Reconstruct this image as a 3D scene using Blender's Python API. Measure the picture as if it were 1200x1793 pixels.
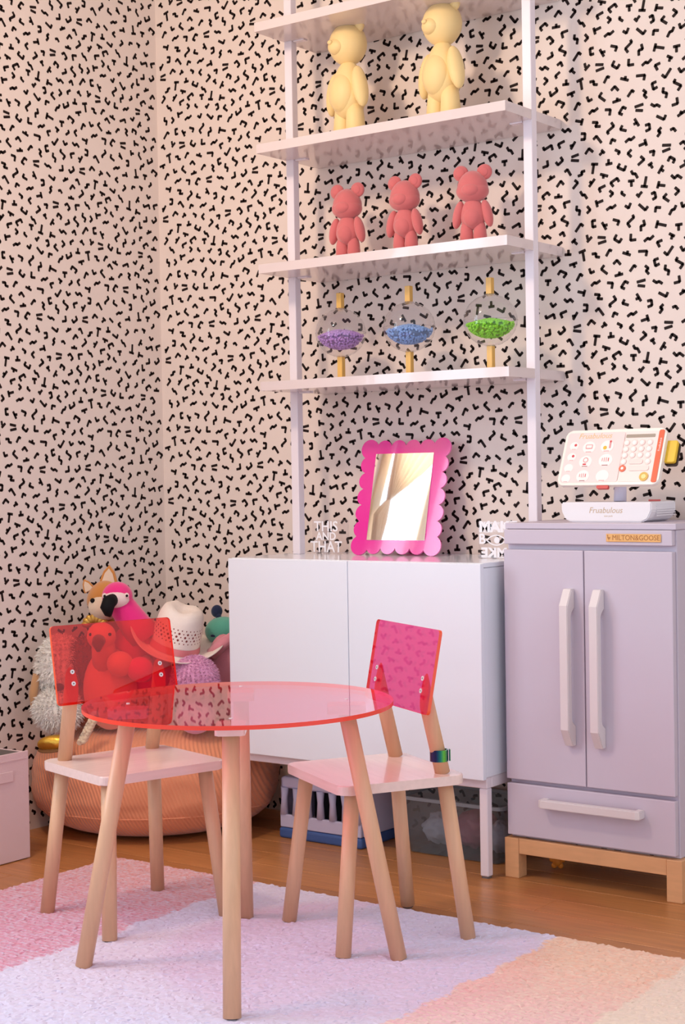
import bpy, bmesh, math, random
from mathutils import Vector, Matrix, noise

random.seed(7)
scene = bpy.context.scene
for o in list(bpy.data.objects):
    bpy.data.objects.remove(o)
COL = scene.collection
R = math.radians

# ------------------------------------------------------------------ camera
cam_data = bpy.data.cameras.new('camera')
cam = bpy.data.objects.new('camera', cam_data)
COL.objects.link(cam)
scene.camera = cam
FPX, YAW, PITCH, ROLL = 2761.1, R(36.4077), R(-1.2523), R(-0.9486)
cam_data.sensor_fit = 'VERTICAL'
cam_data.sensor_height = 36.0
cam_data.lens = FPX / 1793 * 36.0
fwd = Vector((-math.sin(YAW) * math.cos(PITCH), math.cos(YAW) * math.cos(PITCH), math.sin(PITCH)))
rgt = Vector((math.cos(YAW), math.sin(YAW), 0))
upv = rgt.cross(fwd)
r2 = math.cos(ROLL) * rgt + math.sin(ROLL) * upv
u2 = -math.sin(ROLL) * rgt + math.cos(ROLL) * upv
cam.matrix_world = Matrix(((r2.x, u2.x, -fwd.x, 3.6654), (r2.y, u2.y, -fwd.y, -4.0001), (r2.z, u2.z, -fwd.z, 1.0842), (0, 0, 0, 1)))
cam_data.clip_start = 0.05

# ------------------------------------------------------------------ world, lights, exposure
world = bpy.data.worlds.new('world')
scene.world = world
world.use_nodes = True
bg = world.node_tree.nodes['Background']
bg.inputs[0].default_value = (0.85, 0.93, 1.06, 1)
bg.inputs[1].default_value = 1.0

def area_light(name, loc, target, sx, sy, power, color):
    l = bpy.data.lights.new(name, 'AREA')
    l.shape = 'RECTANGLE'; l.size = sx; l.size_y = sy; l.energy = power; l.color = color
    o = bpy.data.objects.new(name, l)
    COL.objects.link(o)
    o.location = loc
    o.rotation_euler = (Vector(target) - Vector(loc)).to_track_quat('-Z', 'Y').to_euler()
    return o
area_light('window_daylight', (-0.16, -2.60, 1.60), (1.0, -2.60, 1.55), 1.75, 1.9, 66, (0.72, 0.86, 1.0))
area_light('ceiling_lamp_light', (0.80, -2.05, 2.72), (1.0, 0.0, 1.6), 0.22, 0.22, 16, (1.0, 0.76, 0.55))

vs = scene.view_settings
vs.view_transform = 'Standard'
vs.look = 'None'
vs.gamma = 1.0
vs.use_curve_mapping = False
vs.exposure = 0.28
scene.cycles.max_bounces = 8
scene.cycles.diffuse_bounces = 4
scene.cycles.glossy_bounces = 4
scene.cycles.transparent_max_bounces = 24

# ------------------------------------------------------------------ materials
def lin(c):
    return tuple(((x / 255) / 12.92 if x / 255 <= 0.04045 else ((x / 255 + 0.055) / 1.055) ** 2.4) for x in c) + (1.0,)

MATS = {}
def mat(name, rgb, rough=0.5, metal=0.0, spec=0.5, var=0.0, vscale=20, bump=0.0, bscale=60, sheen=0.0, coat=0.0, rand=0.0, stretch=None, trans=0.0):
    if name in MATS:
        return MATS[name]
    m = bpy.data.materials.new(name)
    m.use_nodes = True
    nt = m.node_tree
    b = nt.nodes['Principled BSDF']
    b.inputs['Base Color'].default_value = lin(rgb)
    b.inputs['Roughness'].default_value = rough
    b.inputs['Metallic'].default_value = metal
    b.inputs['Specular IOR Level'].default_value = spec
    b.inputs['Sheen Weight'].default_value = sheen
    b.inputs['Coat Weight'].default_value = coat
    b.inputs['Transmission Weight'].default_value = trans
    tc = nt.nodes.new('ShaderNodeTexCoord')
    mp = nt.nodes.new('ShaderNodeMapping')
    nt.links.new(tc.outputs['Object'], mp.inputs[0])
    if stretch:
        mp.inputs['Scale'].default_value = stretch
    if var or rand:
        hsv = nt.nodes.new('ShaderNodeHueSaturation')
        hsv.inputs['Color'].default_value = lin(rgb)
        n = nt.nodes.new('ShaderNodeTexNoise')
        n.inputs['Scale'].default_value = vscale
        n.inputs['Detail'].default_value = 4
        nt.links.new(mp.outputs[0], n.inputs['Vector'])
        mr = nt.nodes.new('ShaderNodeMapRange')
        mr.inputs[1].default_value = 0.25; mr.inputs[2].default_value = 0.75
        mr.inputs[3].default_value = 1 - var; mr.inputs[4].default_value = 1 + var
        nt.links.new(n.outputs[0], mr.inputs[0])
        val = mr.outputs[0]
        if rand:
            oi = nt.nodes.new('ShaderNodeObjectInfo')
            m2 = nt.nodes.new('ShaderNodeMapRange')
            m2.inputs[3].default_value = 1 - rand; m2.inputs[4].default_value = 1 + rand
            nt.links.new(oi.outputs['Random'], m2.inputs[0])
            mu = nt.nodes.new('ShaderNodeMath'); mu.operation = 'MULTIPLY'
            nt.links.new(val, mu.inputs[0]); nt.links.new(m2.outputs[0], mu.inputs[1])
            val = mu.outputs[0]
            if stretch:
                va = nt.nodes.new('ShaderNodeVectorMath')
                sc = nt.nodes.new('ShaderNodeVectorMath'); sc.operation = 'SCALE'
                cx = nt.nodes.new('ShaderNodeCombineXYZ')
                for i in range(3):
                    nt.links.new(oi.outputs['Random'], cx.inputs[i])
                nt.links.new(cx.outputs[0], sc.inputs[0]); sc.inputs['Scale'].default_value = 37
                nt.links.new(mp.outputs[0], va.inputs[0]); nt.links.new(sc.outputs[0], va.inputs[1])
                nt.links.new(va.outputs[0], n.inputs['Vector'])
        nt.links.new(val, hsv.inputs['Value'])
        nt.links.new(hsv.outputs[0], b.inputs['Base Color'])
    if bump:
        n2 = nt.nodes.new('ShaderNodeTexNoise')
        n2.inputs['Scale'].default_value = bscale
        n2.inputs['Detail'].default_value = 3
        nt.links.new(tc.outputs['Object'], n2.inputs['Vector'])
        bp = nt.nodes.new('ShaderNodeBump')
        bp.inputs['Strength'].default_value = bump
        bp.inputs['Distance'].default_value = 0.004
        nt.links.new(n2.outputs[0], bp.inputs['Height'])
        nt.links.new(bp.outputs[0], b.inputs['Normal'])
    MATS[name] = m
    return m

def acrylic(name, tint, ior=1.45, gloss=(1, 1, 1), haze=None, hfac=0.0):
    """clear tinted acrylic: straight-through tint per surface plus a Fresnel mirror reflection"""
    if name in MATS:
        return MATS[name]
    m = bpy.data.materials.new(name)
    m.use_nodes = True
    nt = m.node_tree
    nt.nodes.remove(nt.nodes['Principled BSDF'])
    out = nt.nodes['Material Output']
    tr = nt.nodes.new('ShaderNodeBsdfTransparent'); tr.inputs[0].default_value = tuple(tint) + (1,)
    gl = nt.nodes.new('ShaderNodeBsdfGlossy'); gl.inputs['Roughness'].default_value = 0.02
    gl.inputs[0].default_value = tuple(gloss) + (1,)
    fr = nt.nodes.new('ShaderNodeFresnel')
    ge = nt.nodes.new('ShaderNodeNewGeometry')
    mr = nt.nodes.new('ShaderNodeMapRange')
    mr.inputs[3].default_value = ior; mr.inputs[4].default_value = 1 / ior
    nt.links.new(ge.outputs['Backfacing'], mr.inputs[0])
    nt.links.new(mr.outputs[0], fr.inputs['IOR'])
    body = tr.outputs[0]
    if haze:
        df = nt.nodes.new('ShaderNodeBsdfTranslucent'); df.inputs[0].default_value = tuple(haze) + (1,)
        d2 = nt.nodes.new('ShaderNodeBsdfDiffuse'); d2.inputs[0].default_value = tuple(haze) + (1,)
        ad = nt.nodes.new('ShaderNodeMixShader'); ad.inputs[0].default_value = 0.5
        nt.links.new(df.outputs[0], ad.inputs[1]); nt.links.new(d2.outputs[0], ad.inputs[2])
        m3 = nt.nodes.new('ShaderNodeMixShader'); m3.inputs[0].default_value = hfac
        nt.links.new(tr.outputs[0], m3.inputs[1]); nt.links.new(ad.outputs[0], m3.inputs[2])
        body = m3.outputs[0]
    mx = nt.nodes.new('ShaderNodeMixShader')
    nt.links.new(fr.outputs[0], mx.inputs[0]); nt.links.new(body, mx.inputs[1]); nt.links.new(gl.outputs[0], mx.inputs[2])
    nt.links.new(mx.outputs[0], out.inputs['Surface'])
    MATS[name] = m
    return m

WALL = mat('wallpaper_ground', (235, 220, 211), 0.75, spec=0.25, var=0.015, vscale=3)
INK = mat('wallpaper_ink', (34, 20, 18), 0.6, spec=0.2)
CEIL = mat('ceiling_paint', (240, 234, 228), 0.8)
PLANK = mat('oak_plank', (188, 126, 74), 0.32, spec=0.45, var=0.16, vscale=7, rand=0.10, stretch=(1.0, 14.0, 14.0))
FLOORB = mat('subfloor', (60, 38, 24), 0.8)
WHITE = mat('white_lacquer', (238, 242, 251), 0.16, spec=0.5, coat=0.3)
WHITEM = mat('white_board', (224, 208, 206), 0.18, spec=0.5, coat=0.4)
METALW = mat('white_metal', (238, 228, 234), 0.35)
FRIDGE = mat('lilac_paint', (206, 195, 208), 0.42, var=0.01, vscale=4)
HANDLE = mat('cream_wood_paint', (226, 216, 216), 0.45)
BIRCH = mat('birch_wood', (223, 176, 138), 0.42, var=0.07, vscale=5, stretch=(16.0, 16.0, 1.2))
BIRCHX = mat('birch_wood_seat', (240, 214, 204), 0.24, coat=0.3, var=0.05, vscale=4, stretch=(1.2, 18.0, 18.0))  # paler copy of the birch, window light on the seats put into its colour
MAPLE = mat('maple_wood', (222, 168, 120), 0.45, var=0.08, vscale=5, stretch=(3.0, 16.0, 16.0))
STEEL = mat('screw_steel', (232, 228, 228), 0.3, metal=0.3)
RUBBER = mat('grey_pad', (110, 100, 100), 0.7)
BLACK = mat('black_plush', (14, 12, 14), 0.7, spec=0.2)

# ------------------------------------------------------------------ mesh helpers
def link(name, me, m=None, parent=None, loc=None, smooth=False):
    o = bpy.data.objects.new(name, me)
    COL.objects.link(o)
    if m is not None:
        for k in (m if isinstance(m, (list, tuple)) else [m]):
            me.materials.append(k)
    if parent is not None:
        o.parent = parent
    if loc is not None:
        o.location = loc
    if smooth:
        me.polygons.foreach_set('use_smooth', [True] * len(me.polygons))
    return o

def from_bm(name, bm, m=None, parent=None, smooth=False, loc=None):
    me = bpy.data.meshes.new(name)
    bmesh.ops.recalc_face_normals(bm, faces=bm.faces)
    bm.to_mesh(me); bm.free()
    return link(name, me, m, parent, loc, smooth)

def empty(name, loc=(0, 0, 0), rz=0.0):
    o = bpy.data.objects.new(name, None)
    COL.objects.link(o)
    o.location = loc
    o.rotation_euler = (0, 0, rz)
    o.empty_display_size = 0.05
    return o

def tag(o, label=None, cat=None, group=None, kind=None):
    if label: o['label'] = label
    if cat: o['category'] = cat
    if group: o['group'] = group
    if kind: o['kind'] = kind
    return o

def bm_box(bm, x0, x1, y0, y1, z0, z1, bev=0.0, seg=2, M=None):
    r = bmesh.ops.create_cube(bm, size=1.0)
    vs_ = r['verts']
    bmesh.ops.scale(bm, vec=(x1 - x0, y1 - y0, z1 - z0), verts=vs_)
    bmesh.ops.translate(bm, vec=((x0 + x1) / 2, (y0 + y1) / 2, (z0 + z1) / 2), verts=vs_)
    if bev:
        es = list({e for v in vs_ for e in v.link_edges})
        rr = bmesh.ops.bevel(bm, geom=es, offset=bev, segments=seg, affect='EDGES', profile=0.5)
        vs_ = list({v for f in rr['faces'] for v in f.verts} | {v for v in vs_ if v.is_valid})
    if M is not None:
        bmesh.ops.transform(bm, matrix=M, verts=vs_)
    return vs_

def box(name, x0, x1, y0, y1, z0, z1, m, parent=None, bev=0.0, seg=2, M=None):
    bm = bmesh.new()
    bm_box(bm, x0, x1, y0, y1, z0, z1, bev, seg, M)
    return from_bm(name, bm, m, parent)

def bm_tube(bm, pts, rad, n=16, cap=True):
    """round tube along a polyline, radius a number or one per point"""
    pts = [Vector(p) for p in pts]
    rad = [rad] * len(pts) if not hasattr(rad, '__len__') else rad
    rings = []
    ref = None
    for i, p in enumerate(pts):
        d = (pts[min(i + 1, len(pts) - 1)] - pts[max(i - 1, 0)]).normalized()
        if ref is None:
            ref = d.orthogonal().normalized()
        ref = (ref - d * ref.dot(d)).normalized()
        b = d.cross(ref)
        rings.append([bm.verts.new(p + (ref * math.cos(2 * math.pi * k / n) + b * math.sin(2 * math.pi * k / n)) * rad[i]) for k in range(n)])
    for a, b in zip(rings, rings[1:]):
        for k in range(n):
            bm.faces.new((a[k], a[(k + 1) % n], b[(k + 1) % n], b[k]))
    if cap:
        bm.faces.new(rings[0][::-1]); bm.faces.new(rings[-1])

def tube(name, pts, rad, m, parent=None, n=16, smooth=True):
    bm = bmesh.new()
    bm_tube(bm, pts, rad, n)
    o = from_bm(name, bm, m, parent)
    if smooth:
        for p in o.data.polygons:
            p.use_smooth = len(p.vertices) == 4
    return o

def prism(name, pts, h0, h1, m, parent=None, M=None, side=None, bev=0.0):
    """2-D outline in x,y extruded from z=h0 to h1; side = material slot for the rim faces"""
    bm = bmesh.new()
    a = [bm.verts.new((x, y, h0)) for x, y in pts]
    b = [bm.verts.new((x, y, h1)) for x, y in pts]
    n = len(pts)
    bm.faces.new(a[::-1]); bm.faces.new(b)
    for k in range(n):
        f = bm.faces.new((a[k], a[(k + 1) % n], b[(k + 1) % n], b[k]))
        if side is not None: f.material_index = side
    if bev:
        es = [e for e in bm.edges if abs(e.verts[0].co.z - e.verts[1].co.z) < 1e-6]
        bmesh.ops.bevel(bm, geom=es, offset=bev, segments=2, affect='EDGES', profile=0.5)
    if M is not None:
        bm.transform(M)
    return from_bm(name, bm, m, parent)

def rrect(w, h, r, n=5, cx=0.0, cy=0.0):
    out = []
    for sx, sy, a0 in ((1, 1, 0), (-1, 1, 90), (-1, -1, 180), (1, -1, 270)):
        for k in range(n + 1):
            a = R(a0 + 90 * k / n)
            out.append((cx + sx * (w / 2 - r) + r * math.cos(a), cy + sy * (h / 2 - r) + r * math.sin(a)))
    return out

def circle(r, n=24, cx=0.0, cy=0.0):
    return [(cx + r * math.cos(2 * math.pi * k / n), cy + r * math.sin(2 * math.pi * k / n)) for k in range(n)]

def bm_ball(bm, c, s, u=24, v=16, rot=None, fn=None):
    r = bmesh.ops.create_uvsphere(bm, u_segments=u, v_segments=v, radius=1.0)
    M = Matrix.Translation(Vector(c)) @ (rot.to_4x4() if rot else Matrix.Identity(4)) @ Matrix.Diagonal((s[0], s[1], s[2], 1))
    if fn:
        for w in r['verts']: w.co = fn(w.co)
    bmesh.ops.transform(bm, matrix=M, verts=r['verts'])
    return r['verts']

def ball(name, c, s, m, parent=None, u=24, v=16, rot=None, fn=None):
    s = (s, s, s) if not hasattr(s, '__len__') else s
    bm = bmesh.new()
    bm_ball(bm, c, s, u, v, rot, fn)
    return from_bm(name, bm, m, parent, smooth=True)

def lathe(name, prof, m, parent=None, n=40, loc=None, smooth=True):
    bm = bmesh.new()
    rings = []
    for r, z in prof:
        if r < 1e-6:
            rings.append([bm.verts.new((0, 0, z))])
        else:
            rings.append([bm.verts.new((r * math.cos(2 * math.pi * k / n), r * math.sin(2 * math.pi * k / n), z)) for k in range(n)])
    for a, b in zip(rings, rings[1:]):
        for k in range(n):
            f = [a[k % len(a)], a[(k + 1) % len(a)], b[(k + 1) % len(b)], b[k % len(b)]]
            u = []
            for w in f:
                if w not in u: u.append(w)
            if len(u) > 2: bm.faces.new(u)
    return from_bm(name, bm, m, parent, smooth=smooth, loc=loc)

def fur(o, n, length, width=0.0012, jit=0.6, seed=1):
    """adds n thin pile blades to the mesh of o"""
    rnd = random.Random(seed)
    me = o.data
    bm = bmesh.new(); bm.from_mesh(me)
    bm.faces.ensure_lookup_table()
    fs = list(bm.faces)
    areas = [f.calc_area() for f in fs]
    picks = rnd.choices(range(len(fs)), areas, k=n)
    base = [(fs[i].calc_center_median(), fs[i].normal.copy(), [v.co.copy() for v in fs[i].verts]) for i in picks]
    for c, nn, vv in base:
        w = [rnd.random() for _ in vv]; s = sum(w)
        p = sum((v * (k / s) for v, k in zip(vv, w)), Vector())
        d = (nn + Vector((rnd.uniform(-jit, jit), rnd.uniform(-jit, jit), rnd.uniform(-jit, jit)))).normalized()
        t = d.orthogonal().normalized()
        t = Matrix.Rotation(rnd.uniform(0, 6.28), 3, d) @ t
        L = length * rnd.uniform(0.6, 1.2)
        bend = Vector((rnd.uniform(-.3, .3), rnd.uniform(-.3, .3), -0.25)) * L
        a = bm.verts.new(p - t * width); b = bm.verts.new(p + t * width)
        q = p + d * L * 0.6
        c1 = bm.verts.new(q - t * width * 0.7); c2 = bm.verts.new(q + t * width * 0.7)
        e = bm.verts.new(p + d * L + bend)
        bm.faces.new((a, b, c2, c1)); bm.faces.new((c1, c2, e))
    bm.to_mesh(me); bm.free()
    return o

def text_mesh(name, body, size, m, parent, M, extrude=0.0004, shear=0.0, align='CENTER', bold=0.0, sx=1.0, spacing=1.0):
    cu = bpy.data.curves.new('t_' + name, 'FONT')
    cu.body = body; cu.size = size; cu.extrude = extrude; cu.shear = shear
    cu.align_x = align; cu.align_y = 'CENTER'; cu.offset = bold; cu.resolution_u = 3; cu.space_character = spacing
    t = bpy.data.objects.new('t_' + name, cu)
    COL.objects.link(t)
    dg = bpy.context.evaluated_depsgraph_get()
    me = bpy.data.meshes.new_from_object(t.evaluated_get(dg))
    bpy.data.objects.remove(t)
    me.transform(M @ Matrix.Diagonal((sx, 1, 1, 1)))
    me.materials.clear()
    return link(name, me, m, parent)

def copy_tree(o, parent=None):
    c = o.copy(); COL.objects.link(c); c.parent = parent
    for ch in list(o.children):
        copy_tree(ch, c)
    return c

def loc_of(root):
    return Matrix.Translation(root.location) @ Matrix.Rotation(root.rotation_euler[2], 4, 'Z')

def inw(o, root):
    """mesh was written in world coordinates: bring it into the frame of its root thing"""
    o.data.transform(loc_of(root).inverted())
    return o

def wbox(name, x0, x1, y0, y1, z0, z1, m, parent, root, bev=0.0, seg=2):
    return inw(box(name, x0, x1, y0, y1, z0, z1, m, parent, bev, seg), root)

# ================================================================== STRUCTURE
XL = -0.045          # inner face of the left wall
ZC = 2.88
wall_back = tag(box('wall_back', XL - 0.1, 4.4, 0.0, 0.1, -0.02, ZC, WALL), kind='structure')
# left wall with a window opening out of frame (it is what the little mirror shows)
WY0, WY1, WZ0, WZ1 = -3.45, -1.75, 0.75, 2.50
bm = bmesh.new()
for y0, y1, z0, z1 in ((WY1, 0.0, -0.02, ZC), (-4.9, WY0, -0.02, ZC), (WY0, WY1, -0.02, WZ0), (WY0, WY1, WZ1, ZC)):
    bm_box(bm, XL - 0.1, XL, y0, y1, z0, z1)
wall_left = tag(from_bm('wall_left', bm, WALL), kind='structure')
tag(box('ceiling', XL - 0.1, 4.4, -4.9, 0.1, ZC, ZC + 0.1, CEIL), kind='structure')
floor = tag(box('floor', XL - 0.1, 4.4, -4.9, 0.1, -0.06, -0.014, FLOORB), kind='structure')

# printed wallpaper marks: one repeat of 0.783 x 0.4805 m, units of half a millimetre
TILE = "1536,942 1554,926 1524,897|93,933 60,896;63,922 76,913|158,889 120,877 129,857|301,896 335,895;318,893 319,866|4,874 17,852 30,854 44,831|186,857 206,840 188,825|262,845 258,834 279,819|380,827 365,813;350,818 365,802|438,810 457,817 464,787 445,779|527,799 508,782 540,758|1546,796 1543,773 1565,769 1560,743|46,786 64,765 44,749|100,812 109,778;105,798 143,808|166,753 190,767 198,759 222,774|280,763 300,748 312,773|363,761 400,726 415,743|491,729 463,734 459,709|581,730 572,711 557,709 543,685|205,695 241,683 231,662|324,706 331,694 292,664 307,643|389,671 396,645 372,641 373,615|474,659 463,622;469,644 522,628|1584,680 1570,693 1537,653|96,703 75,702 78,667 98,670|137,686 160,646;145,668 168,670|541,582 570,566;558,572 552,552|41,625 46,603;43,588 70,612|110,607 155,600;112,572 159,581|224,608 210,586 241,565 255,584|312,603 309,570 341,570|392,556 413,571 425,563 447,580|497,551 468,543 482,517|509,485 527,468 560,511|1512,594 1534,611;1522,602 1544,582|-9,532 29,543;14,533 22,484|72,517 96,518 96,499 118,495|193,523 180,530 160,498|262,506 307,489;289,498 291,512|357,504 407,501 401,476|473,454 449,448 457,415 479,424|204,450 225,468 246,443|1495,467 1541,477;1520,472 1528,453|340,420 329,430 304,400|396,421 414,406 400,393 416,375|516,414 512,391 536,382 530,359|54,436 62,411 84,419|145,446 128,427 164,398|212,382 259,389;237,387 240,401|1576,400 1562,412 1540,376|65,340 85,357 96,350 119,364|165,348 197,344 191,315|292,336 273,347 249,316 269,306|346,336 394,344;351,317 391,310|442,337 462,323 476,329 495,316|24,318 14,286;-20,314 18,303|85,290 116,285 103,264 133,261|202,271 216,250 175,224 183,212|267,245 256,226 291,214|343,271 367,231;338,243 355,248|475,267 517,243 527,264|407,227 430,231 433,202 409,195|499,201 482,186 495,176 478,156|555,181 572,187 585,170|14,237 38,234 35,202 12,204|90,195 108,210 138,170|226,167 204,179 194,155|286,152 308,167 319,159 341,174|402,150 412,117;368,121 408,131|507,104 554,99;507,70 550,80|1540,197 1514,160;1509,178 1527,179|39,121 61,147 85,126|127,103 146,117;139,128 156,110|223,118 250,103 240,91|320,105 299,88 319,67|430,78 457,81 451,55|1518,114 1560,123;1515,96 1561,88|538,15 550,36 577,18 567,1|377,61 397,42 361,17|422,7 443,18;433,10 446,-10|76,58 114,53;90,56 81,5|165,44 202,47;181,47 181,70|249,37 236,19 276,-2 286,21|-9,2 16,8 12,23 33,26|130,956 175,940;148,947 147,932|319,950 327,933 343,932 356,908|377,859 414,852;397,856 408,907|484,871 474,838;480,853 518,845|243,902 232,921 192,900 208,879|507,955 481,917;497,936 511,925|1017,257 1056,236 1066,259|1098,226 1108,207 1123,205 1136,183|1172,149 1212,142;1198,146 1202,200|1062,148 1096,149;1080,147 1080,122|1028,105 1020,95 1045,76|1143,85 1126,68;1112,73 1126,59|1046,20 1065,5 1078,32|1131,977 1163,936 1181,954|1087,936 1097,922 1058,897 1075,876|1152,901 1160,879 1133,870 1137,846|1080,833 1075,802 1108,802|1158,798 1175,812 1190,806 1208,824|1031,738 1076,722;1057,732 1059,746|1125,719 1171,739 1177,717|1336,194 1341,178 1389,198 1396,172|1370,263 1384,241 1406,256|1472,210 1433,198 1444,174|1459,278 1477,261 1497,275 1514,258|1361,114 1365,85 1332,79|1448,122 1461,103 1430,81 1417,98|1294,70 1296,31 1318,37|1363,1 1407,20;1378,24 1385,11|1473,37 1489,48 1510,13|1315,931 1295,926 1293,905|1421,920 1446,949 1464,928|1374,878 1359,895 1326,875 1338,857|1405,861 1453,860;1430,861 1430,877|1503,828 1464,822 1472,793|1276,826 1318,822;1279,795 1315,802|1368,802 1387,813 1411,784 1389,772|1321,746 1294,708;1311,731 1327,721|1398,724 1405,702 1371,691|1468,750 1446,730 1489,708 1478,690|1434,645 1456,658 1466,634|1320,650 1338,635 1353,649 1377,631|1173,677 1194,667 1177,650 1194,634|1118,660 1106,664 1084,639|1124,573 1173,581;1129,553 1171,546|1073,574 1054,586 1030,554 1048,542|1448,603 1421,586 1428,572|1349,587 1370,568 1346,549|1467,529 1505,527;1489,527 1489,553|1304,540 1298,521 1321,496|1421,519 1432,500 1390,477 1383,503|1348,470 1340,453 1321,450 1311,425|1421,421 1436,441 1475,422 1456,401|1496,363 1473,347 1493,324|995,621 1039,625;1017,624 1018,638|640,270 598,249;612,270 624,262|657,205 680,233 699,215|759,212 775,192 735,162|873,201 843,162;841,188 856,181|942,155 902,146 909,122|964,127 988,109 969,88|641,149 689,147;665,149 667,162|787,140 799,120 813,121 827,99|737,112 701,108 708,77|884,79 893,44;889,65 927,75|948,21 967,34 978,26 1000,39|609,97 629,109 652,81 634,67|767,65 761,44 790,32 780,10|832,54 850,35 830,16|635,968 645,948 608,933|702,35 685,16 726,-12 713,-28|809,917 793,935 761,892|882,944 857,939 862,905 886,909|922,925 946,882;953,912 935,904|668,888 689,905 700,877|557,896 574,878 592,892 616,874|828,864 837,843;830,829 858,852|900,846 942,839;901,808 945,818|738,835 757,849;750,840 770,821|677,841 649,825 656,811|578,827 600,807 577,788|696,763 733,764;715,765 716,793|782,773 821,782;804,775 812,726|864,757 887,757 885,737 906,732|983,761 969,767 949,736|650,760 659,740 620,718 613,743|720,704 768,718;742,709 750,692|842,666 854,640 877,652|936,676 917,660 954,627|650,651 663,672 703,651 686,631|804,631 786,644 767,606|858,569 876,587 888,580 910,595|952,577 988,576 981,542|578,625 615,626;595,623 595,595|725,594 705,578 724,555|651,580 658,568 630,549|818,551 808,517;774,545 810,537|687,508 705,492 725,506 743,487|606,506 619,482 641,496|586,448 577,435 619,410 601,388|701,442 667,432 676,406|771,431 744,390;737,417 754,409|835,352 855,377 880,357|921,332 938,346;931,360 953,344|749,346 790,355;744,328 791,321|594,348 598,317 566,312|685,353 696,333 664,311 651,329|959,272 995,275;976,273 975,303|872,290 908,284;886,286 877,236|707,268 724,277 741,245|789,232 811,240 806,255 831,259|925,224 970,211;944,216 942,200|1113,506 1138,470;1109,489 1128,480|1176,464 1198,468 1199,435 1179,434|1037,485 1030,464 1064,449|1056,392 1082,408 1091,400 1113,413|1173,387 1182,359;1139,362 1177,370|1092,341 1071,326 1095,309|1151,298 1167,283 1138,260|1338,393 1374,392;1357,392 1353,365|1409,351 1416,339 1391,321|1299,311 1330,301;1315,304 1319,285|976,505 987,490 950,462 957,453|991,361 996,358 1022,338|987,159 975,183 1011,198 1024,179|1002,852 991,832 1018,811 1033,834|984,702 1003,718 1028,689|1262,35 1241,10 1250,1|1236,906 1243,890 1218,875|1226,757 1247,744 1261,768|1240,664 1246,687 1278,676 1272,656|1258,612 1261,578;1259,595 1297,588|1222,540 1227,509;1227,521 1250,524|1253,366 1291,372;1271,371 1264,420|1257,299 1233,301 1226,283|1245,99 1222,86 1229,78 1201,66|797,480 821,477 818,445 795,447|873,438 891,453 921,413|1267,153 1257,120;1263,135 1301,127|1290,237 1264,199;1280,218 1294,207"
PX, PZ = 0.783, 0.4805
HW = 0.0042
def stroke(vl, fl, a, b, put):
    (x0, y0), (x1, y1) = a, b
    dx, dy = x1 - x0, y1 - y0
    L = math.hypot(dx, dy) or 1e-6
    dx /= L; dy /= L
    nx, ny = -dy, dx
    e = 0.0016
    base = len(vl)
    for s, t in ((-e, -0.72), (-e * 0.2, -1), (L + e * 0.2, -1), (L + e, -0.72), (L + e, 0.72), (L + e * 0.2, 1), (-e * 0.2, 1), (-e, 0.72)):
        vl.append(put(x0 + dx * s + nx * t * HW, y0 + dy * s + ny * t * HW))
    fl.append(tuple(range(base, base + 8)))
MOTIFS = [[[tuple(int(c) / 2000 for c in p.split(',')) for p in s.split(' ')] for s in mo.split(';')] for mo in TILE.split('|')]
def wallpaper(name, u0, u1, z0, z1, put, parent, skip=None, flip=False):
    vl, fl = [], []
    for i in range(math.floor(u0 / PX) - 1, math.ceil(u1 / PX) + 1):
        for j in range(math.floor(z0 / PZ) - 1, math.ceil(z1 / PZ) + 1):
            for mo in MOTIFS:
                q = [[(x + i * PX, z + j * PZ) for x, z in s] for s in mo]
                xs = [p[0] for s in q for p in s]; zs = [p[1] for s in q for p in s]
                if min(xs) < u0 + 0.002 or max(xs) > u1 - 0.002 or min(zs) < z0 or max(zs) > z1: continue
                if skip and skip(sum(xs) / len(xs), sum(zs) / len(zs)): continue
                for s in q:
                    for a, b in zip(s, s[1:]):
                        stroke(vl, fl, a, b, put)
    if flip:
        fl = [f[::-1] for f in fl]
    me = bpy.data.meshes.new(name)
    me.from_pydata(vl, [], fl)
    o = link(name, me, INK, parent)
    o['kind'] = 'stuff'
    return o
wallpaper('printed_pattern', XL, 3.0, 0.0, ZC - 0.02, lambda u, z: (u, -0.0004, z), wall_back)
wallpaper('printed_pattern', XL - 2.4, XL + 0.004, 0.0, ZC - 0.02, lambda u, z: (XL + 0.0004, (u - 0.006) - XL, z), wall_left,
          skip=lambda u, z: WY0 - 0.03 < u - XL < WY1 + 0.03 and WZ0 - 0.03 < z < WZ1 + 0.03)

# floor boards laid along the shelf wall
rowh = 0.118
PLANKS = {}
for k in range(25):
    y1 = 0.0 - k * rowh
    x = XL - 0.02 - random.uniform(0.0, 0.9)
    while x < 3.3:
        L = random.choice((0.92, 1.1, 1.25))
        if L not in PLANKS:
            bmp = bmesh.new()
            bm_box(bmp, 0, L - 0.0012, -rowh + 0.0012, 0, -0.014, 0.0, 0.0009, 1)
            me = bpy.data.meshes.new('plank'); bmesh.ops.recalc_face_normals(bmp, faces=bmp.faces); bmp.to_mesh(me); bmp.free()
            me.materials.append(PLANK)
            PLANKS[L] = me
        if x + L > XL:
            o = bpy.data.objects.new('plank', PLANKS[L]); COL.objects.link(o); o.parent = floor
            o.location = (max(x, XL - 0.09) if x > XL - 0.09 else x, y1, 0)
        x += L

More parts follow.
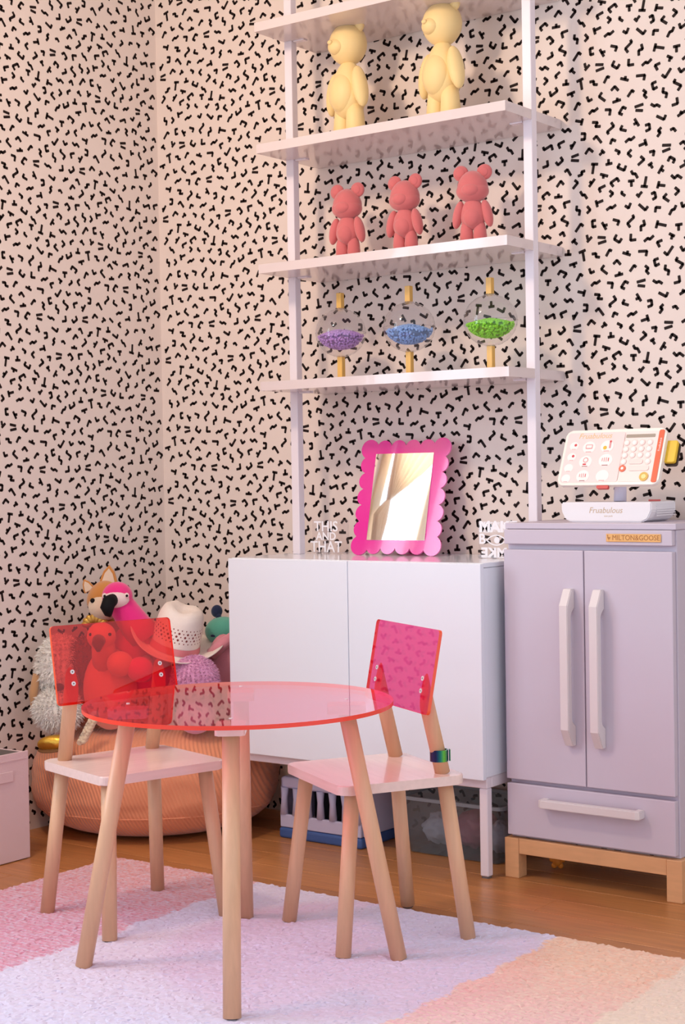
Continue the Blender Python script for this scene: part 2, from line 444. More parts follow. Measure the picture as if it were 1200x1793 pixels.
# window in the left wall, beige frame and a looped-back curtain
wf = mat('window_frame_paint', (238, 214, 184), 0.5)
bm = bmesh.new()
for y0, y1, z0, z1 in ((WY0, WY0 + 0.07, WZ0, WZ1), (WY1 - 0.07, WY1, WZ0, WZ1), (WY0, WY1, WZ0, WZ0 + 0.07), (WY0, WY1, WZ1 - 0.07, WZ1)):
    bm_box(bm, XL - 0.09, XL + 0.012, y0, y1, z0, z1, 0.004, 1)
win = tag(from_bm('window_1', bm, wf), kind='structure')
for ym in (-2.30, -2.92):
    box('mullion', XL - 0.07, XL - 0.01, ym - 0.045, ym + 0.045, WZ0 + 0.07, WZ1 - 0.07, wf, win, 0.004, 1)
box('pane', XL - 0.052, XL - 0.048, WY0 + 0.06, WY1 - 0.06, WZ0 + 0.06, WZ1 - 0.06, acrylic('window_glass', (0.97, 0.98, 1.0), 1.3), win)
drape = bpy.data.materials.new('linen_drape'); drape.use_nodes = True
nt = drape.node_tree; nt.nodes.remove(nt.nodes['Principled BSDF'])
d1 = nt.nodes.new('ShaderNodeBsdfDiffuse'); d1.inputs[0].default_value = lin((250, 238, 222))
d2 = nt.nodes.new('ShaderNodeBsdfTranslucent'); d2.inputs[0].default_value = lin((250, 232, 208))
mx = nt.nodes.new('ShaderNodeMixShader'); mx.inputs[0].default_value = 0.45
nt.links.new(d1.outputs[0], mx.inputs[1]); nt.links.new(d2.outputs[0], mx.inputs[2]); nt.links.new(mx.outputs[0], nt.nodes['Material Output'].inputs[0])
def curtain(ytop0, ytop1, ytie, ztie, name, label):
    vl, fl = [], []
    NU, NV = 60, 26
    for j in range(NV + 1):
        v = j / NV
        z = 2.58 + (0.35 - 2.58) * v
        t = min(1.0, (2.58 - z) / (2.58 - ztie))
        pull = t ** 1.6 if z > ztie else max(0.55, 1 - (ztie - z) * 0.5)
        for i in range(NU + 1):
            u = i / NU
            y = ytop0 + (ytop1 - ytop0) * u
            y = y + (ytie + (u - 0.5) * 0.10 - y) * pull
            x = XL + 0.05 + 0.018 * math.sin(u * 44) * (1 - 0.35 * pull) + 0.02 * pull
            vl.append((x, y, z))
    for j in range(NV):
        for i in range(NU):
            a = j * (NU + 1) + i
            fl.append((a, a + 1, a + NU + 2, a + NU + 1))
    me = bpy.data.meshes.new(name); me.from_pydata(vl, [], fl)
    o = link(name, me, drape, smooth=True)
    md = o.modifiers.new('thick', 'SOLIDIFY'); md.thickness = 0.002
    return tag(o, label, 'curtain')
curtain(-1.70, -2.30, -1.74, 1.75, 'curtain', 'beige linen curtain looped back on the shelf side of the window')

# ================================================================== RUG
rx0, rx1, ry0, ry1 = 0.465, 2.85, -2.62, -0.775
st = 0.0062
nx, ny = int((rx1 - rx0) / st), int((ry1 - ry0) / st)
rnd = random.Random(3)
vl, cl = [], []
def mixc(a, b, t):
    t = max(0.0, min(1.0, t)); return tuple(x + (y - x) * t for x, y in zip(a, b))
WHT, PNK, PCH, CRM, SAL = (219, 213, 230), (214, 138, 158), (238, 190, 164), (238, 216, 194), (222, 150, 144)
for j in range(ny + 1):
    for i in range(nx + 1):
        x = rx0 + i * st + rnd.uniform(-.5, .5) * st; y = ry0 + j * st + rnd.uniform(-.5, .5) * st
        edge = min(i, nx - i, j, ny - j)
        row = math.sin(y * 2 * math.pi / 0.0155 + 0.6 * noise.noise((x * 9, y * 9, 2)))
        wob = 0.02 * noise.noise((x * 14, y * 14, 0)) + rnd.uniform(-0.006, 0.006)
        xx = x + wob
        h = 0.0105 + rnd.uniform(0, 0.0042) + 0.0015 * noise.noise((x * 30, y * 30, 0))
        if xx < 1.0:
            c = mixc(SAL, PNK, (-0.85 - y) / 0.5)
            c = mixc(c, WHT, 0.30 + 0.32 * row + rnd.uniform(-.22, .22))
            h += 0.001 * row
        elif xx < 1.90:
            c = mixc(WHT, (220, 206, 228), rnd.uniform(0, 0.6))
            k = noise.noise((x * 1.7, y * 1.7, 4))
            c = mixc(c, (226, 204, 216), 0.5 * max(0, k + 0.15))
        elif xx < 2.235:
            c = mixc(PCH, (238, 188, 194), (-0.95 - y) / 0.45)
            c = mixc(c, CRM, 0.34 + 0.30 * row + rnd.uniform(-.25, .25))
            h += 0.001 * row
        else:
            c = mixc(CRM, (236, 214, 200), rnd.uniform(0, 0.6))
        if edge == 0:
            h = 0.001; x += rnd.uniform(-.005, .005); y += rnd.uniform(-.005, .005)
        elif edge == 1:
            h *= 0.8
        vl.append((x, y, h)); cl.append(lin(c))
fl = []
for j in range(ny):
    for i in range(nx):
        a = j * (nx + 1) + i
        fl.append((a, a + 1, a + nx + 2, a + nx + 1))
me = bpy.data.meshes.new('rug')
me.from_pydata(vl, [], fl)
ca = me.color_attributes.new('pile', 'FLOAT_COLOR', 'POINT')
ca.data.foreach_set('color', [k for c in cl for k in c])
rugm = mat('rug_pile', (235, 215, 225), 0.95, spec=0.1, sheen=0.25)
nt = rugm.node_tree
at_ = nt.nodes.new('ShaderNodeAttribute'); at_.attribute_name = 'pile'
nt.links.new(at_.outputs['Color'], nt.nodes['Principled BSDF'].inputs['Base Color'])
rug = link('rug', me, rugm)
tag(rug, 'pink, white and peach checked pile rug under the table and chairs', 'rug')

# ================================================================== LOW CABINET
cab = empty('low_cabinet', (1.036, -0.21, 0))
tag(cab, 'glossy white two-door cabinet on square metal legs against the patterned wall', 'cabinet')
cx0, cx1, czb, czt = 0.596, 1.476, 0.27, 0.85
wbox('body', cx0 + 0.003, cx1 - 0.003, -0.398, -0.004, czb + 0.004, czt - 0.014, WHITE, cab, cab, 0.0015, 1)
wbox('top', cx0 + 0.002, cx1 - 0.002, -0.405, -0.003, czt - 0.013, czt, WHITE, cab, cab, 0.0015, 1)
wbox('door', cx0, 1.0365, -0.419, -0.401, czb, czt - 0.0015, WHITE, cab, cab, 0.002, 2)
wbox('door', 1.0385, cx1, -0.419, -0.401, czb, czt - 0.0015, WHITE, cab, cab, 0.002, 2)
wbox('rail', cx0 + 0.006, cx1 - 0.006, -0.391, -0.366, 0.243, 0.2735, METALW, cab, cab, 0.002, 1)
wbox('rail', cx0 + 0.006, cx1 - 0.006, -0.045, -0.020, 0.243, 0.2735, METALW, cab, cab, 0.002, 1)
wbox('rail', cx1 - 0.031, cx1 - 0.006, -0.3655, -0.0455, 0.243, 0.2735, METALW, cab, cab, 0.002, 1)
wbox('rail', cx0 + 0.006, cx0 + 0.031, -0.3655, -0.0455, 0.243, 0.2735, METALW, cab, cab, 0.002, 1)
for lx in (cx0 + 0.006, cx1 - 0.031):
    for ly in (-0.391, -0.045):
        lg = wbox('leg', lx, lx + 0.025, ly, ly + 0.025, 0.006, 0.2425, METALW, cab, cab, 0.002, 1)
        wbox('foot_pad', lx + 0.003, lx + 0.022, ly + 0.003, ly + 0.022, 0.0, 0.0058, RUBBER, lg, cab)

# ================================================================== WALL SHELVES
shelf = empty('shelf_unit', (1.078, -0.155, 0.85))
tag(shelf, 'tall white open shelving of boards between two square posts above the cabinet', 'shelves')
sl, sr, sf, tk = 0.647, 1.510, -0.313, 0.027
for px_ in (sl - 0.0002, sr - 0.0278):
    wbox('post', px_, px_ + 0.028, -0.17, -0.142, 0.8502, ZC - 0.002, METALW, shelf, shelf, 0.0015, 1)
for zb in (1.349, 1.7015, 2.061, 2.4235):
    bm = bmesh.new()
    nl, nr = sl + 0.0285, sr - 0.0285          # notches that let the posts through
    out = [(sl, sf), (sr, sf), (sr, -0.1705), (nr, -0.1705), (nr, -0.1415), (sr, -0.1415), (sr, -0.003), (sl, -0.003), (sl, -0.1415), (nl, -0.1415), (nl, -0.1705), (sl, -0.1705)]
    a = [bm.verts.new((x, y, zb)) for x, y in out]; b = [bm.verts.new((x, y, zb + tk)) for x, y in out]
    bm.faces.new(a[::-1]); bm.faces.new(b)
    for k in range(len(out)):
        bm.faces.new((a[k], a[(k + 1) % 12], b[(k + 1) % 12], b[k]))
    bo = inw(from_bm('shelf_board', bm, WHITEM, shelf), shelf)
    for s in (nl + 0.004, nr - 0.044):
        wbox('bracket', s, s + 0.04, -0.166, -0.146, zb - 0.0035, zb - 0.0002, METALW, bo, shelf)

# ================================================================== TABLE
TC = Vector((1.411, -1.343, 0))
RUGZ = 0.0125
table = empty('play_table', TC)
tag(table, 'small round play table with clear red acrylic top and four round birch legs', 'table')
TOPM = acrylic('red_acrylic_top', (1.0, 0.54, 0.68), 1.42, haze=(1.0, 0.16, 0.16), hfac=0.07)
RIM = mat('red_acrylic_edge', (250, 66, 44), 0.25, spec=0.6)
prism('table_top', circle(0.343, 96), 0.584, 0.593, [TOPM, RIM], table, side=1)
feet = [(-0.279, -0.216), (0.274, 0.212), (-0.227, 0.282), (0.215, -0.290)]
for fx, fy in feet:
    tx, ty = fx * 0.69, fy * 0.69
    lg = tube('leg', [(fx, fy, RUGZ), (tx, ty, 0.563)], 0.0185, BIRCH, table, 24)
    d = math.atan2(fy, fx)
    M = Matrix.Translation((tx, ty, 0)) @ Matrix.Rotation(d, 4, 'Z')
    prism('mounting_block', rrect(0.085, 0.062, 0.008), 0.5635, 0.5836, BIRCHX, table, M=M, bev=0.002)
    tube('bolt', [(tx, ty, 0.5932), (tx, ty, 0.5945)], 0.004, STEEL, table, 12, smooth=False)
    ft = tube('foot_pad', [(fx * 1.004, fy * 1.004, RUGZ - 0.004), (fx, fy, RUGZ - 0.0002)], 0.014, RUBBER, lg, 16)

# ================================================================== CHAIRS
PANEL = acrylic('cool_lit_acrylic_back', (1.0, 0.36, 0.62), 1.45, haze=(1.0, 0.05, 0.20), hfac=0.06)  # chair acrylic, cooler light on this chair put into the tint
PANELR = acrylic('warm_lit_acrylic_back', (1.0, 0.34, 0.32), 1.40, haze=(1.0, 0.04, 0.03), hfac=0.09)  # same chair acrylic, warm light around it put into a redder tint
PEDGE = mat('pink_acrylic_edge', (252, 88, 48), 0.25, spec=0.6)
def make_chair(label, pos, th, panelm):
    ch = empty('play_chair', (pos[0], pos[1], 0), th - math.pi / 2)
    tag(ch, label, 'chair', 'two birch play chairs at the round table')
    prism('seat', rrect(0.342, 0.316, 0.024, 6), 0.373, 0.395, BIRCHX, ch, bev=0.003)
    for sx in (-1, 1):
        for fx, fy, tx, ty in ((0.163, 0.156, 0.135, 0.115), (0.160, -0.162, 0.131, -0.122)):
            lg = tube('leg', [(sx * fx, fy, RUGZ), (sx * tx, ty, 0.3725)], 0.0178, BIRCH, ch, 24)
            tube('foot_pad', [(sx * fx * 1.004, fy * 1.004, RUGZ - 0.004), (sx * fx, fy, RUGZ - 0.0002)], 0.014, RUBBER, lg, 16)
        # rear post, cut off slantwise where the acrylic panel sits on it
        bm = bmesh.new()
        bm_tube(bm, [(sx * 0.126, -0.119, 0.3953), (sx * 0.125, -0.0625, 0.64), (sx * 0.125, -0.048, 0.70)], 0.0178, 24)
        n = Vector((0, 0.186, 0.035)).normalized()
        bmesh.ops.bisect_plane(bm, geom=bm.verts[:] + bm.edges[:] + bm.faces[:], plane_co=(0, -0.0592 - 0.0085, 0.545), plane_no=n, clear_outer=True)
        es = [e for e in bm.edges if e.is_boundary]
        bmesh.ops.holes_fill(bm, edges=es)
        po = from_bm('back_post', bm, BIRCH, ch)
        for p in po.data.polygons: p.use_smooth = len(p.vertices) == 4
    # panel: local frame u = x, v up along the slanted panel
    vdir = Vector((0, -0.035, 0.186)).normalized(); ndir = Vector((0, 0.186, 0.035)).normalized()
    org = Vector((0, -0.0592, 0.545)) - ndir * 0.008
    H = 0.196
    base = org - vdir * 0.006
    M = Matrix(((1, vdir.x, ndir.x, base.x), (0, vdir.y, ndir.y, base.y), (0, vdir.z, ndir.z, base.z), (0, 0, 0, 1)))
    pan = prism('backrest', rrect(0.342, H, 0.010, 4, 0, H / 2), 0, 0.008, [panelm, PEDGE], ch, M=M, side=1)
    for sx in (-1, 1):
        for vz in (0.051, 0.080):
            prism('screw', circle(0.0056, 14, sx * 0.125, vz), 0.0082, 0.0102, STEEL, pan, M=M)
            prism('screw_socket', circle(0.0022, 6, sx * 0.125, vz), 0.0103, 0.0105, RUBBER, pan, M=M)
    return ch
make_chair('birch play chair with pink acrylic back in front of the white cabinet', (1.511, -0.973), R(240.0), PANEL)
make_chair('birch play chair with red acrylic back in front of the plush toys', (0.935, -1.187), R(-15.7), PANELR)

# iridescent clip snapped round the rear post of the right chair
clipm = bpy.data.materials.new('iridescent_film'); clipm.use_nodes = True
nt = clipm.node_tree; b = nt.nodes['Principled BSDF']
tc = nt.nodes.new('ShaderNodeTexCoord'); sp = nt.nodes.new('ShaderNodeSeparateXYZ'); cr = nt.nodes.new('ShaderNodeValToRGB')
nt.links.new(tc.outputs['Generated'], sp.inputs[0]); nt.links.new(sp.outputs[0], cr.inputs[0]); nt.links.new(cr.outputs[0], b.inputs['Base Color'])
els = cr.color_ramp.elements
els[0].position = 0.0; els[0].color = lin((60, 30, 80)); els[1].position = 1.0; els[1].color = lin((60, 90, 140))
for p_, c_ in ((0.35, (40, 60, 110)), (0.55, (30, 130, 120)), (0.75, (110, 200, 60))):
    e = els.new(p_); e.color = lin(c_)
b.inputs['Metallic'].default_value = 0.7; b.inputs['Roughness'].default_value = 0.2
clip = empty('hair_clip', (1.6755, -0.940, 0.437), YAW)
bm = bmesh.new()
ri, ro = 0.0184, 0.0215
N = 30
rings = []
for k in range(N + 1):
    a = R(-200 + 300 * k / N)
    rings.append([bm.verts.new((r_ * math.cos(a), r_ * math.sin(a), z)) for r_, z in ((ri, -0.0135), (ro, -0.0135), (ro, 0.0135), (ri, 0.0135))])
for a_, b_ in zip(rings, rings[1:]):
    for k in range(4):
        bm.faces.new((a_[k], a_[(k + 1) % 4], b_[(k + 1) % 4], b_[k]))
bm.faces.new(rings[0]); bm.faces.new(rings[-1][::-1])
from_bm('band', bm, clipm, clip, smooth=False)
box('tab', 0.0225, 0.026, -0.010, 0.002, -0.0125, 0.0145, clipm, clip, 0.001, 1)
tag(clip, 'small purple and green iridescent clip around the chair back post', 'clip')

# ================================================================== PLAY FRIDGE
fr = empty('play_fridge', (1.745, -0.17, 0))
tag(fr, 'lilac wooden play fridge with cream handles and maple feet beside the white cabinet', 'play fridge')
fx0, fx1 = 1.499, 1.987
def fb(name, x0, x1, y0, y1, z0, z1, m, parent=None, bev=0.002, seg=2):
    return wbox(name, x0, x1, y0, y1, z0, z1, m, parent or fr, fr, bev, seg)
fb('body', fx0 + 0.002, fx1 + 0.004, -0.3155, -0.012, 0.1075, 0.9385, FRIDGE)
fb('top', fx0 + 0.001, fx1 + 0.007, -0.3275, -0.010, 0.939, 0.955, FRIDGE)
fb('header', fx0 + 0.002, fx1, -0.336, -0.316, 0.899, 0.938, FRIDGE)
seam = 1.7385
dl = fb('door', fx0, seam - 0.0015, -0.336, -0.316, 0.267, 0.884, FRIDGE)
dr = fb('door', seam + 0.0015, fx1, -0.336, -0.316, 0.267, 0.884, FRIDGE)
dw = fb('drawer', fx0 + 0.001, fx1, -0.336, -0.316, 0.116, 0.2555, FRIDGE)
def pull(name, cx, parent):
    """upright handle: slab bar on two feet, outer corners cut off"""
    w = 0.0125
    out = [(-0.3362, 0.784), (-0.353, 0.784), (-0.377, 0.742), (-0.377, 0.418), (-0.353, 0.374), (-0.3362, 0.374), (-0.3362, 0.425), (-0.352, 0.437), (-0.356, 0.445), (-0.356, 0.714), (-0.352, 0.722), (-0.3362, 0.735)]
    bm = bmesh.new()
    a = [bm.verts.new((cx - w, y, z)) for y, z in out]; b_ = [bm.verts.new((cx + w, y, z)) for y, z in out]
    bm.faces.new(a); bm.faces.new(b_[::-1])
    for k in range(len(out)):
        bm.faces.new((a[k], b_[k], b_[(k + 1) % len(out)], a[(k + 1) % len(out)]))
    bmesh.ops.recalc_face_normals(bm, faces=bm.faces)
    bmesh.ops.bevel(bm, geom=[e for e in bm.edges if abs(e.verts[0].co.x - e.verts[1].co.x) < 1e-6], offset=0.002, segments=2, affect='EDGES')
    return inw(from_bm(name, bm, HANDLE, parent), fr)
pull('handle', seam - 0.040, dl)
pull('handle', seam + 0.046, dr)
bm = bmesh.new()
out = [(1.612, -0.366), (1.620, -0.372), (1.893, -0.372), (1.903, -0.366), (1.903, -0.3362), (1.885, -0.3362), (1.885, -0.352), (1.632, -0.352), (1.632, -0.3362), (1.612, -0.3362)]
a = [bm.verts.new((x, y, 0.204)) for x, y in out]; b_ = [bm.verts.new((x, y, 0.226)) for x, y in out]
bm.faces.new(a); bm.faces.new(b_[::-1])
for k in range(len(out)):
    bm.faces.new((a[k], b_[k], b_[(k + 1) % len(out)], a[(k + 1) % len(out)]))
bmesh.ops.recalc_face_normals(bm, faces=bm.faces)
bmesh.ops.bevel(bm, geom=[e for e in bm.edges if abs(e.verts[0].co.z - e.verts[1].co.z) < 1e-6], offset=0.002, segments=2, affect='EDGES')
inw(from_bm('handle', bm, HANDLE, dw), fr)
for lx in (1.491, 1.962):
    for ly in (-0.338, -0.058):
        fb('leg', lx, lx + 0.042, ly, ly + 0.044, 0.0, 0.107, MAPLE, bev=0.0012, seg=1)
fb('apron', 1.5335, 1.9615, -0.336, -0.316, 0.066, 0.107, MAPLE, bev=0.001, seg=1)
fb('apron', 1.5335, 1.9615, -0.040, -0.020, 0.066, 0.107, MAPLE, bev=0.001, seg=1)
# maker's plaque
PLQ = mat('plaque_wood', (236, 182, 112), 0.45, var=0.05, vscale=8, stretch=(2, 16, 16))
pq = fb('plaque', 1.806, 1.958, -0.3395, -0.3362, 0.908, 0.9285, PLQ, bev=0.0008, seg=1)
ENG = mat('engraving', (176, 116, 62), 0.6)
face = lambda x, y, z: Matrix.Translation((x, y, z)) @ Matrix.Rotation(R(90), 4, 'X')
inw(text_mesh('lettering', 'MILTON&GOOSE', 0.0185, ENG, pq, face(1.8895, -0.3398, 0.9183), 0.0001, sx=0.93), fr)
gq = [(-3, 6), (-1, 7), (0, 5.4), (-0.6, 3), (0.8, 1), (4, 1.4), (5.2, 2.4), (4.4, -1.2), (1.8, -3), (1.4, -6), (0.6, -6), (0.6, -3), (-1.6, -1.2), (-2.2, 2), (-1.6, 4.6), (-3.4, 5)]
inw(prism('goose_mark', [(x * 0.00115, y * 0.00115) for x, y in gq], 0, 0.0002, ENG, pq, M=face(1.8125, -0.3396, 0.9183)), fr)

# ================================================================== TOY CASH REGISTER
reg = empty('toy_cash_register', (1.760, -0.20, 0.955))
tag(reg, 'white toy cash register with a tilted button screen on top of the lilac fridge', 'toy register')
REGW = mat('register_white', (244, 238, 240), 0.35)
REGC = mat('register_cream', (250, 240, 230), 0.3)
bm = bmesh.new()
out = [(-0.131, 0.053), (-0.131, 0.030), (-0.120, 0.008), (-0.103, 0.0), (0.103, 0.0), (0.120, 0.008), (0.131, 0.030), (0.131, 0.053)]
a = [bm.verts.new((x, -0.05, z)) for x, z in out]; b_ = [bm.verts.new((x * 1.0, 0.10, z)) for x, z in out]
bm.faces.new(a); bm.faces.new(b_[::-1])
for k in range(8):
    bm.faces.new((a[k], b_[k], b_[(k + 1) % 8], a[(k + 1) % 8]))
bmesh.ops.recalc_face_normals(bm, faces=bm.faces)
bmesh.ops.bevel(bm, geom=bm.edges[:], offset=0.003, segments=2, affect='EDGES')
base_ = from_bm('base', bm, REGW, reg)
for k in range(6):
    z = 0.016 + k * 0.006
    box('vent_rib', 0.1312, 0.1325, -0.02, 0.095, z, z + 0.0025, REGW, base_)
box('foot_strip', -0.10, 0.112, -0.045, 0.09, -0.0002, 0.0, RUBBER, reg)
GOLD = mat('gold_print', (206, 176, 140), 0.4)
inw_ = lambda o: o
text_mesh('lettering', 'Fruabulous', 0.022, GOLD, base_, face(0.0, -0.0502, 0.031), 0.0001, shear=0.25)
text_mesh('lettering', 'new york', 0.0065, GOLD, base_, face(0.008, -0.0502, 0.0165), 0.0001, shear=0.15)
tube('neck', [(0.008, 0.02, 0.0535), (0.008, 0.026, 0.13)], [0.017, 0.0155], mat('register_neck', (226, 220, 240), 0.3), reg, 24)
box('paper_slot', 0.085, 0.118, 0.03, 0.036, 0.0532, 0.058, mat('soft_red', (214, 96, 92), 0.5), reg, 0.001, 1)
# screen: u along x, v up the slope
tilt = R(24)
vd = Vector((0, math.sin(tilt), math.cos(tilt))); nd = Vector((0, -math.cos(tilt), math.sin(tilt)))
SW, SH = 0.292, 0.160
so = Vector((-0.132, -0.072, 0.0985))
MS = Matrix(((1, vd.x, nd.x, so.x), (0, vd.y, nd.y, so.y), (0, vd.z, nd.z, so.z), (0, 0, 0, 1)))
scr = prism('screen', rrect(SW, SH, 0.016, 6, SW / 2, SH / 2), -0.014, 0.0, REGC, reg, M=MS, bev=0.003)
def sp_(name, pts, m, t0=0.0002, t1=0.0007, par=None):
    return prism(name, pts, t0, t1, m, par or scr, M=MS)
uv = lambda u, v: (u * SW, v * SH)
PNKP = mat('register_pink', (246, 218, 216), 0.35)
sp_('face_panel', rrect(SW * 0.58, SH * 0.90, 0.008, 4, SW * 0.315, SH * 0.5), PNKP)
sp_('keypad_panel', rrect(SW * 0.335, SH * 0.90, 0.006, 4, SW * 0.765, SH * 0.5), mat('register_blush', (250, 228, 222), 0.35))
STK = mat('sticker_white', (252, 244, 240), 0.4)
REDP = mat('print_red', (214, 70, 80), 0.5); BRN = mat('print_brown', (170, 110, 110), 0.5); YEL = mat('print_yellow', (232, 190, 60), 0.5)
stk = [(.105, .71, .045, 0), (.26, .68, .064, 1), (.44, .69, .064, 2), (.10, .51, .045, 0), (.25, .42, .064, 3), (.45, .44, .068, 4), (.09, .31, .045, 5), (.25, .16, .064, 4), (.446, .16, .064, 5), (.083, .12, .045, 5)]
for u, v, r_, k in stk:
    cx, cy = uv(u, v); rr_ = r_ * SW
    s_ = sp_('sticker', [(cx + rr_ * math.cos(a_ * math.pi / 14), cy + rr_ * 0.92 * math.sin(a_ * math.pi / 14)) for a_ in range(28)], STK, 0.0008, 0.0013)
    if k == 0: sp_('print', circle(rr_ * .3, 12, cx + rr_ * .3, cy + rr_ * .2), REDP, 0.0014, 0.0016, s_)
    if k == 1: sp_('print', rrect(rr_ * 1.1, rr_ * .7, rr_ * .15, 3, cx, cy + rr_ * .1), mat('print_rose', (228, 160, 160), .5), 0.0014, 0.0016, s_); sp_('print', rrect(rr_ * .85, rr_ * .42, rr_ * .1, 3, cx, cy + rr_ * .12), STK, 0.0017, 0.0018, s_)
    if k == 2: sp_('print', rrect(rr_ * .3, rr_ * 1.0, rr_ * .1, 3, cx + rr_ * .45, cy + rr_ * .2), mat('print_rose', (228, 160, 160), .5), 0.0014, 0.0016, s_); sp_('print', circle(rr_ * .3, 12, cx - rr_ * .3, cy - rr_ * .2), YEL, 0.0014, 0.0016, s_); sp_('print', circle(rr_ * .17, 10, cx + rr_ * .45, cy + rr_ * .75), REDP, 0.0017, 0.0018, s_)
    if k == 3: sp_('print', circle(rr_ * .42, 14, cx, cy + rr_ * .25), mat('print_rose', (228, 160, 160), .5), 0.0014, 0.0016, s_); sp_('print', circle(rr_ * .28, 14, cx, cy + rr_ * .25), STK, 0.0017, 0.0018, s_); sp_('print', rrect(rr_ * .55, rr_ * .25, rr_ * .08, 3, cx - rr_ * .1, cy - rr_ * .4), REDP, 0.0014, 0.0016, s_)
    if k == 4:
        for q in (-.5, -.2, .1, .4): sp_('print', rrect(rr_ * .12, rr_ * (.7 - abs(q) * .4), rr_ * .05, 2, cx + rr_ * q, cy + rr_ * .1), (REDP if q > .2 else mat('print_rose', (228, 160, 160), .5)), 0.0014, 0.0016, s_)
    sp_('print', rrect(rr_ * .9, rr_ * .12, rr_ * .05, 2, cx, cy - rr_ * .72), BRN if k in (3, 4) else mat('print_rose', (228, 160, 160), .5), 0.0014, 0.0016, s_)
sp_('display', rrect(SW * .285, SH * .06, 0.002, 3, *uv(.755, .865)), mat('lcd_grey', (150, 138, 126), 0.3), 0.0008, 0.0012)
KEY = mat('key_blush', (244, 214, 210), 0.3)
for v, us in ((.745, (.63, .705, .78, .855)), (.63, (.63, .705, .78, .855)), (.52, (.63, .705, .78, .855)), (.405, (.63, .865))):
    for u in us:
        c_ = uv(u, v)
        kk = sp_('key', circle(0.0088, 16, *c_), KEY, 0.0008, 0.0026)
        sp_('key_cap', circle(0.0058, 14, *c_), STK, 0.0027, 0.0031, kk)
sp_('key', rrect(0.040, 0.014, 0.006, 4, *uv(.75, .405)), KEY, 0.0008, 0.0026)
sp_('key', rrect(0.058, 0.014, 0.006, 4, *uv(.79, .285)), KEY, 0.0008, 0.0026)
o1 = sp_('key', circle(0.0095, 18, *uv(.632, .285)), mat('key_orange', (226, 92, 58), .35), 0.0008, 0.0028)
sp_('key_cap', circle(0.004, 12, *uv(.632, .285)), STK, 0.0029, 0.0032, o1)
o2 = sp_('key', circle(0.0125, 20, *uv(.855, .135)), mat('key_gold', (214, 172, 60), .35), 0.0008, 0.0028)
sp_('key_cap', circle(0.0065, 14, *uv(.855, .135)), mat('key_gold_light', (244, 222, 140), .35), 0.0029, 0.0032, o2)
stp = sp_('side_strip', rrect(SW * .052, SH * .93, 0.005, 4, *uv(.955, .5)), mat('strip_orange', (232, 92, 52), 0.4), 0.0008, 0.0014)
text_mesh('lettering', 'Fruabulous', 0.0085, STK, stp, MS @ Matrix.Translation((.956 * SW, .70 * SH, 0.0016)) @ Matrix.Rotation(R(90), 4, 'Z'), 0.0001)
text_mesh('lettering', 'Fruabulous', 0.022, mat('gold_ink', (226, 190, 130), .35), scr, MS @ Matrix.Translation((.30 * SW, .885 * SH, 0.0009)), 0.0001, shear=0.25)
prism('latch', rrect(0.034, 0.010, 0.004, 4, SW * .46, -0.004), -0.011, -0.002, mat('latch_red', (206, 62, 66), 0.4), reg, M=MS)
prism('card_reader', rrect(0.032, 0.062, 0.006, 4, SW + 0.012, SH * .62), -0.026, -0.0142, mat('reader_yellow', (240, 196, 50), 0.4), reg, M=MS, bev=0.002)
prism('card_reader_back', rrect(0.034, 0.064, 0.006, 4, SW + 0.013, SH * .60), -0.034, -0.0262, mat('reader_dark', (60, 46, 40), 0.5), reg, M=MS)

# ================================================================== SCALLOPED MIRROR
lean = R(14)
yawm = R(4)
mir = empty('scalloped_mirror', (1.013, -0.150, 0.8505), yawm)
tag(mir, 'rectangular mirror in a hot pink scalloped acrylic frame leaning on the white cabinet', 'mirror')
FW_, FH_ = 0.250, 0.298       # lobe-centre rectangle
nxl, nyl = 6, 7
lobes = []
for i in range(nxl): lobes.append((-FW_ / 2 + FW_ * i / (nxl - 1), FH_ / 2))
for j in range(1, nyl - 1): lobes.append((FW_ / 2, FH_ / 2 - FH_ * j / (nyl - 1)))
for i in range(nxl): lobes.append((FW_ / 2 - FW_ * i / (nxl - 1), -FH_ / 2))
for j in range(1, nyl - 1): lobes.append((-FW_ / 2, -FH_ / 2 + FH_ * j / (nyl - 1)))
RL = 0.0262
RLC = 0.030
outl = []
NA = 1440
for k in range(NA):      # ray march the union outline from the centre
    a = 2 * math.pi * k / NA
    dx, dy = math.cos(a), math.sin(a)
    best = 0
    for cx, cy in lobes:
        rr_ = RLC if abs(cx) == FW_ / 2 and abs(cy) == FH_ / 2 else RL
        b_ = dx * cx + dy * cy; c_ = cx * cx + cy * cy - rr_ * rr_
        D_ = b_ * b_ - c_
        if D_ > 0: best = max(best, b_ + math.sqrt(D_))
    outl.append((dx * best, dy * best))
MM = Matrix.Translation((0, 0, 0)) @ Matrix.Rotation(-lean, 4, 'X') @ Matrix.Translation((0, 0, FH_ / 2 + RLC)) @ Matrix.Rotation(R(90), 4, 'X')
MAG = mat('magenta_acrylic', (238, 30, 156), 0.09, spec=0.6, coat=0.6)
MAGE = mat('pink_acrylic_rim', (240, 120, 180), 0.2)
prism('frame', outl, -0.006, 0.0, [MAG, MAGE], mir, M=MM, side=1)
mglass = bpy.data.materials.new('mirror_glass'); mglass.use_nodes = True
bb = mglass.node_tree.nodes['Principled BSDF']
bb.inputs['Metallic'].default_value = 1.0; bb.inputs['Roughness'].default_value = 0.02; bb.inputs['Base Color'].default_value = (0.93, 0.93, 0.93, 1)
prism('mirror_glass', [(-0.100, -0.133), (0.100, -0.133), (0.100, 0.133), (-0.100, 0.133)], 0.0002, 0.0025, mglass, mir, M=MM)
# strut behind
box('back_strut', -0.03, 0.03, 0.0, 0.005, 0.0, 0.20, MAG, mir, M=Matrix.Translation((0, 0.125, 0.0015)) @ Matrix.Rotation(R(17), 4, 'X'))

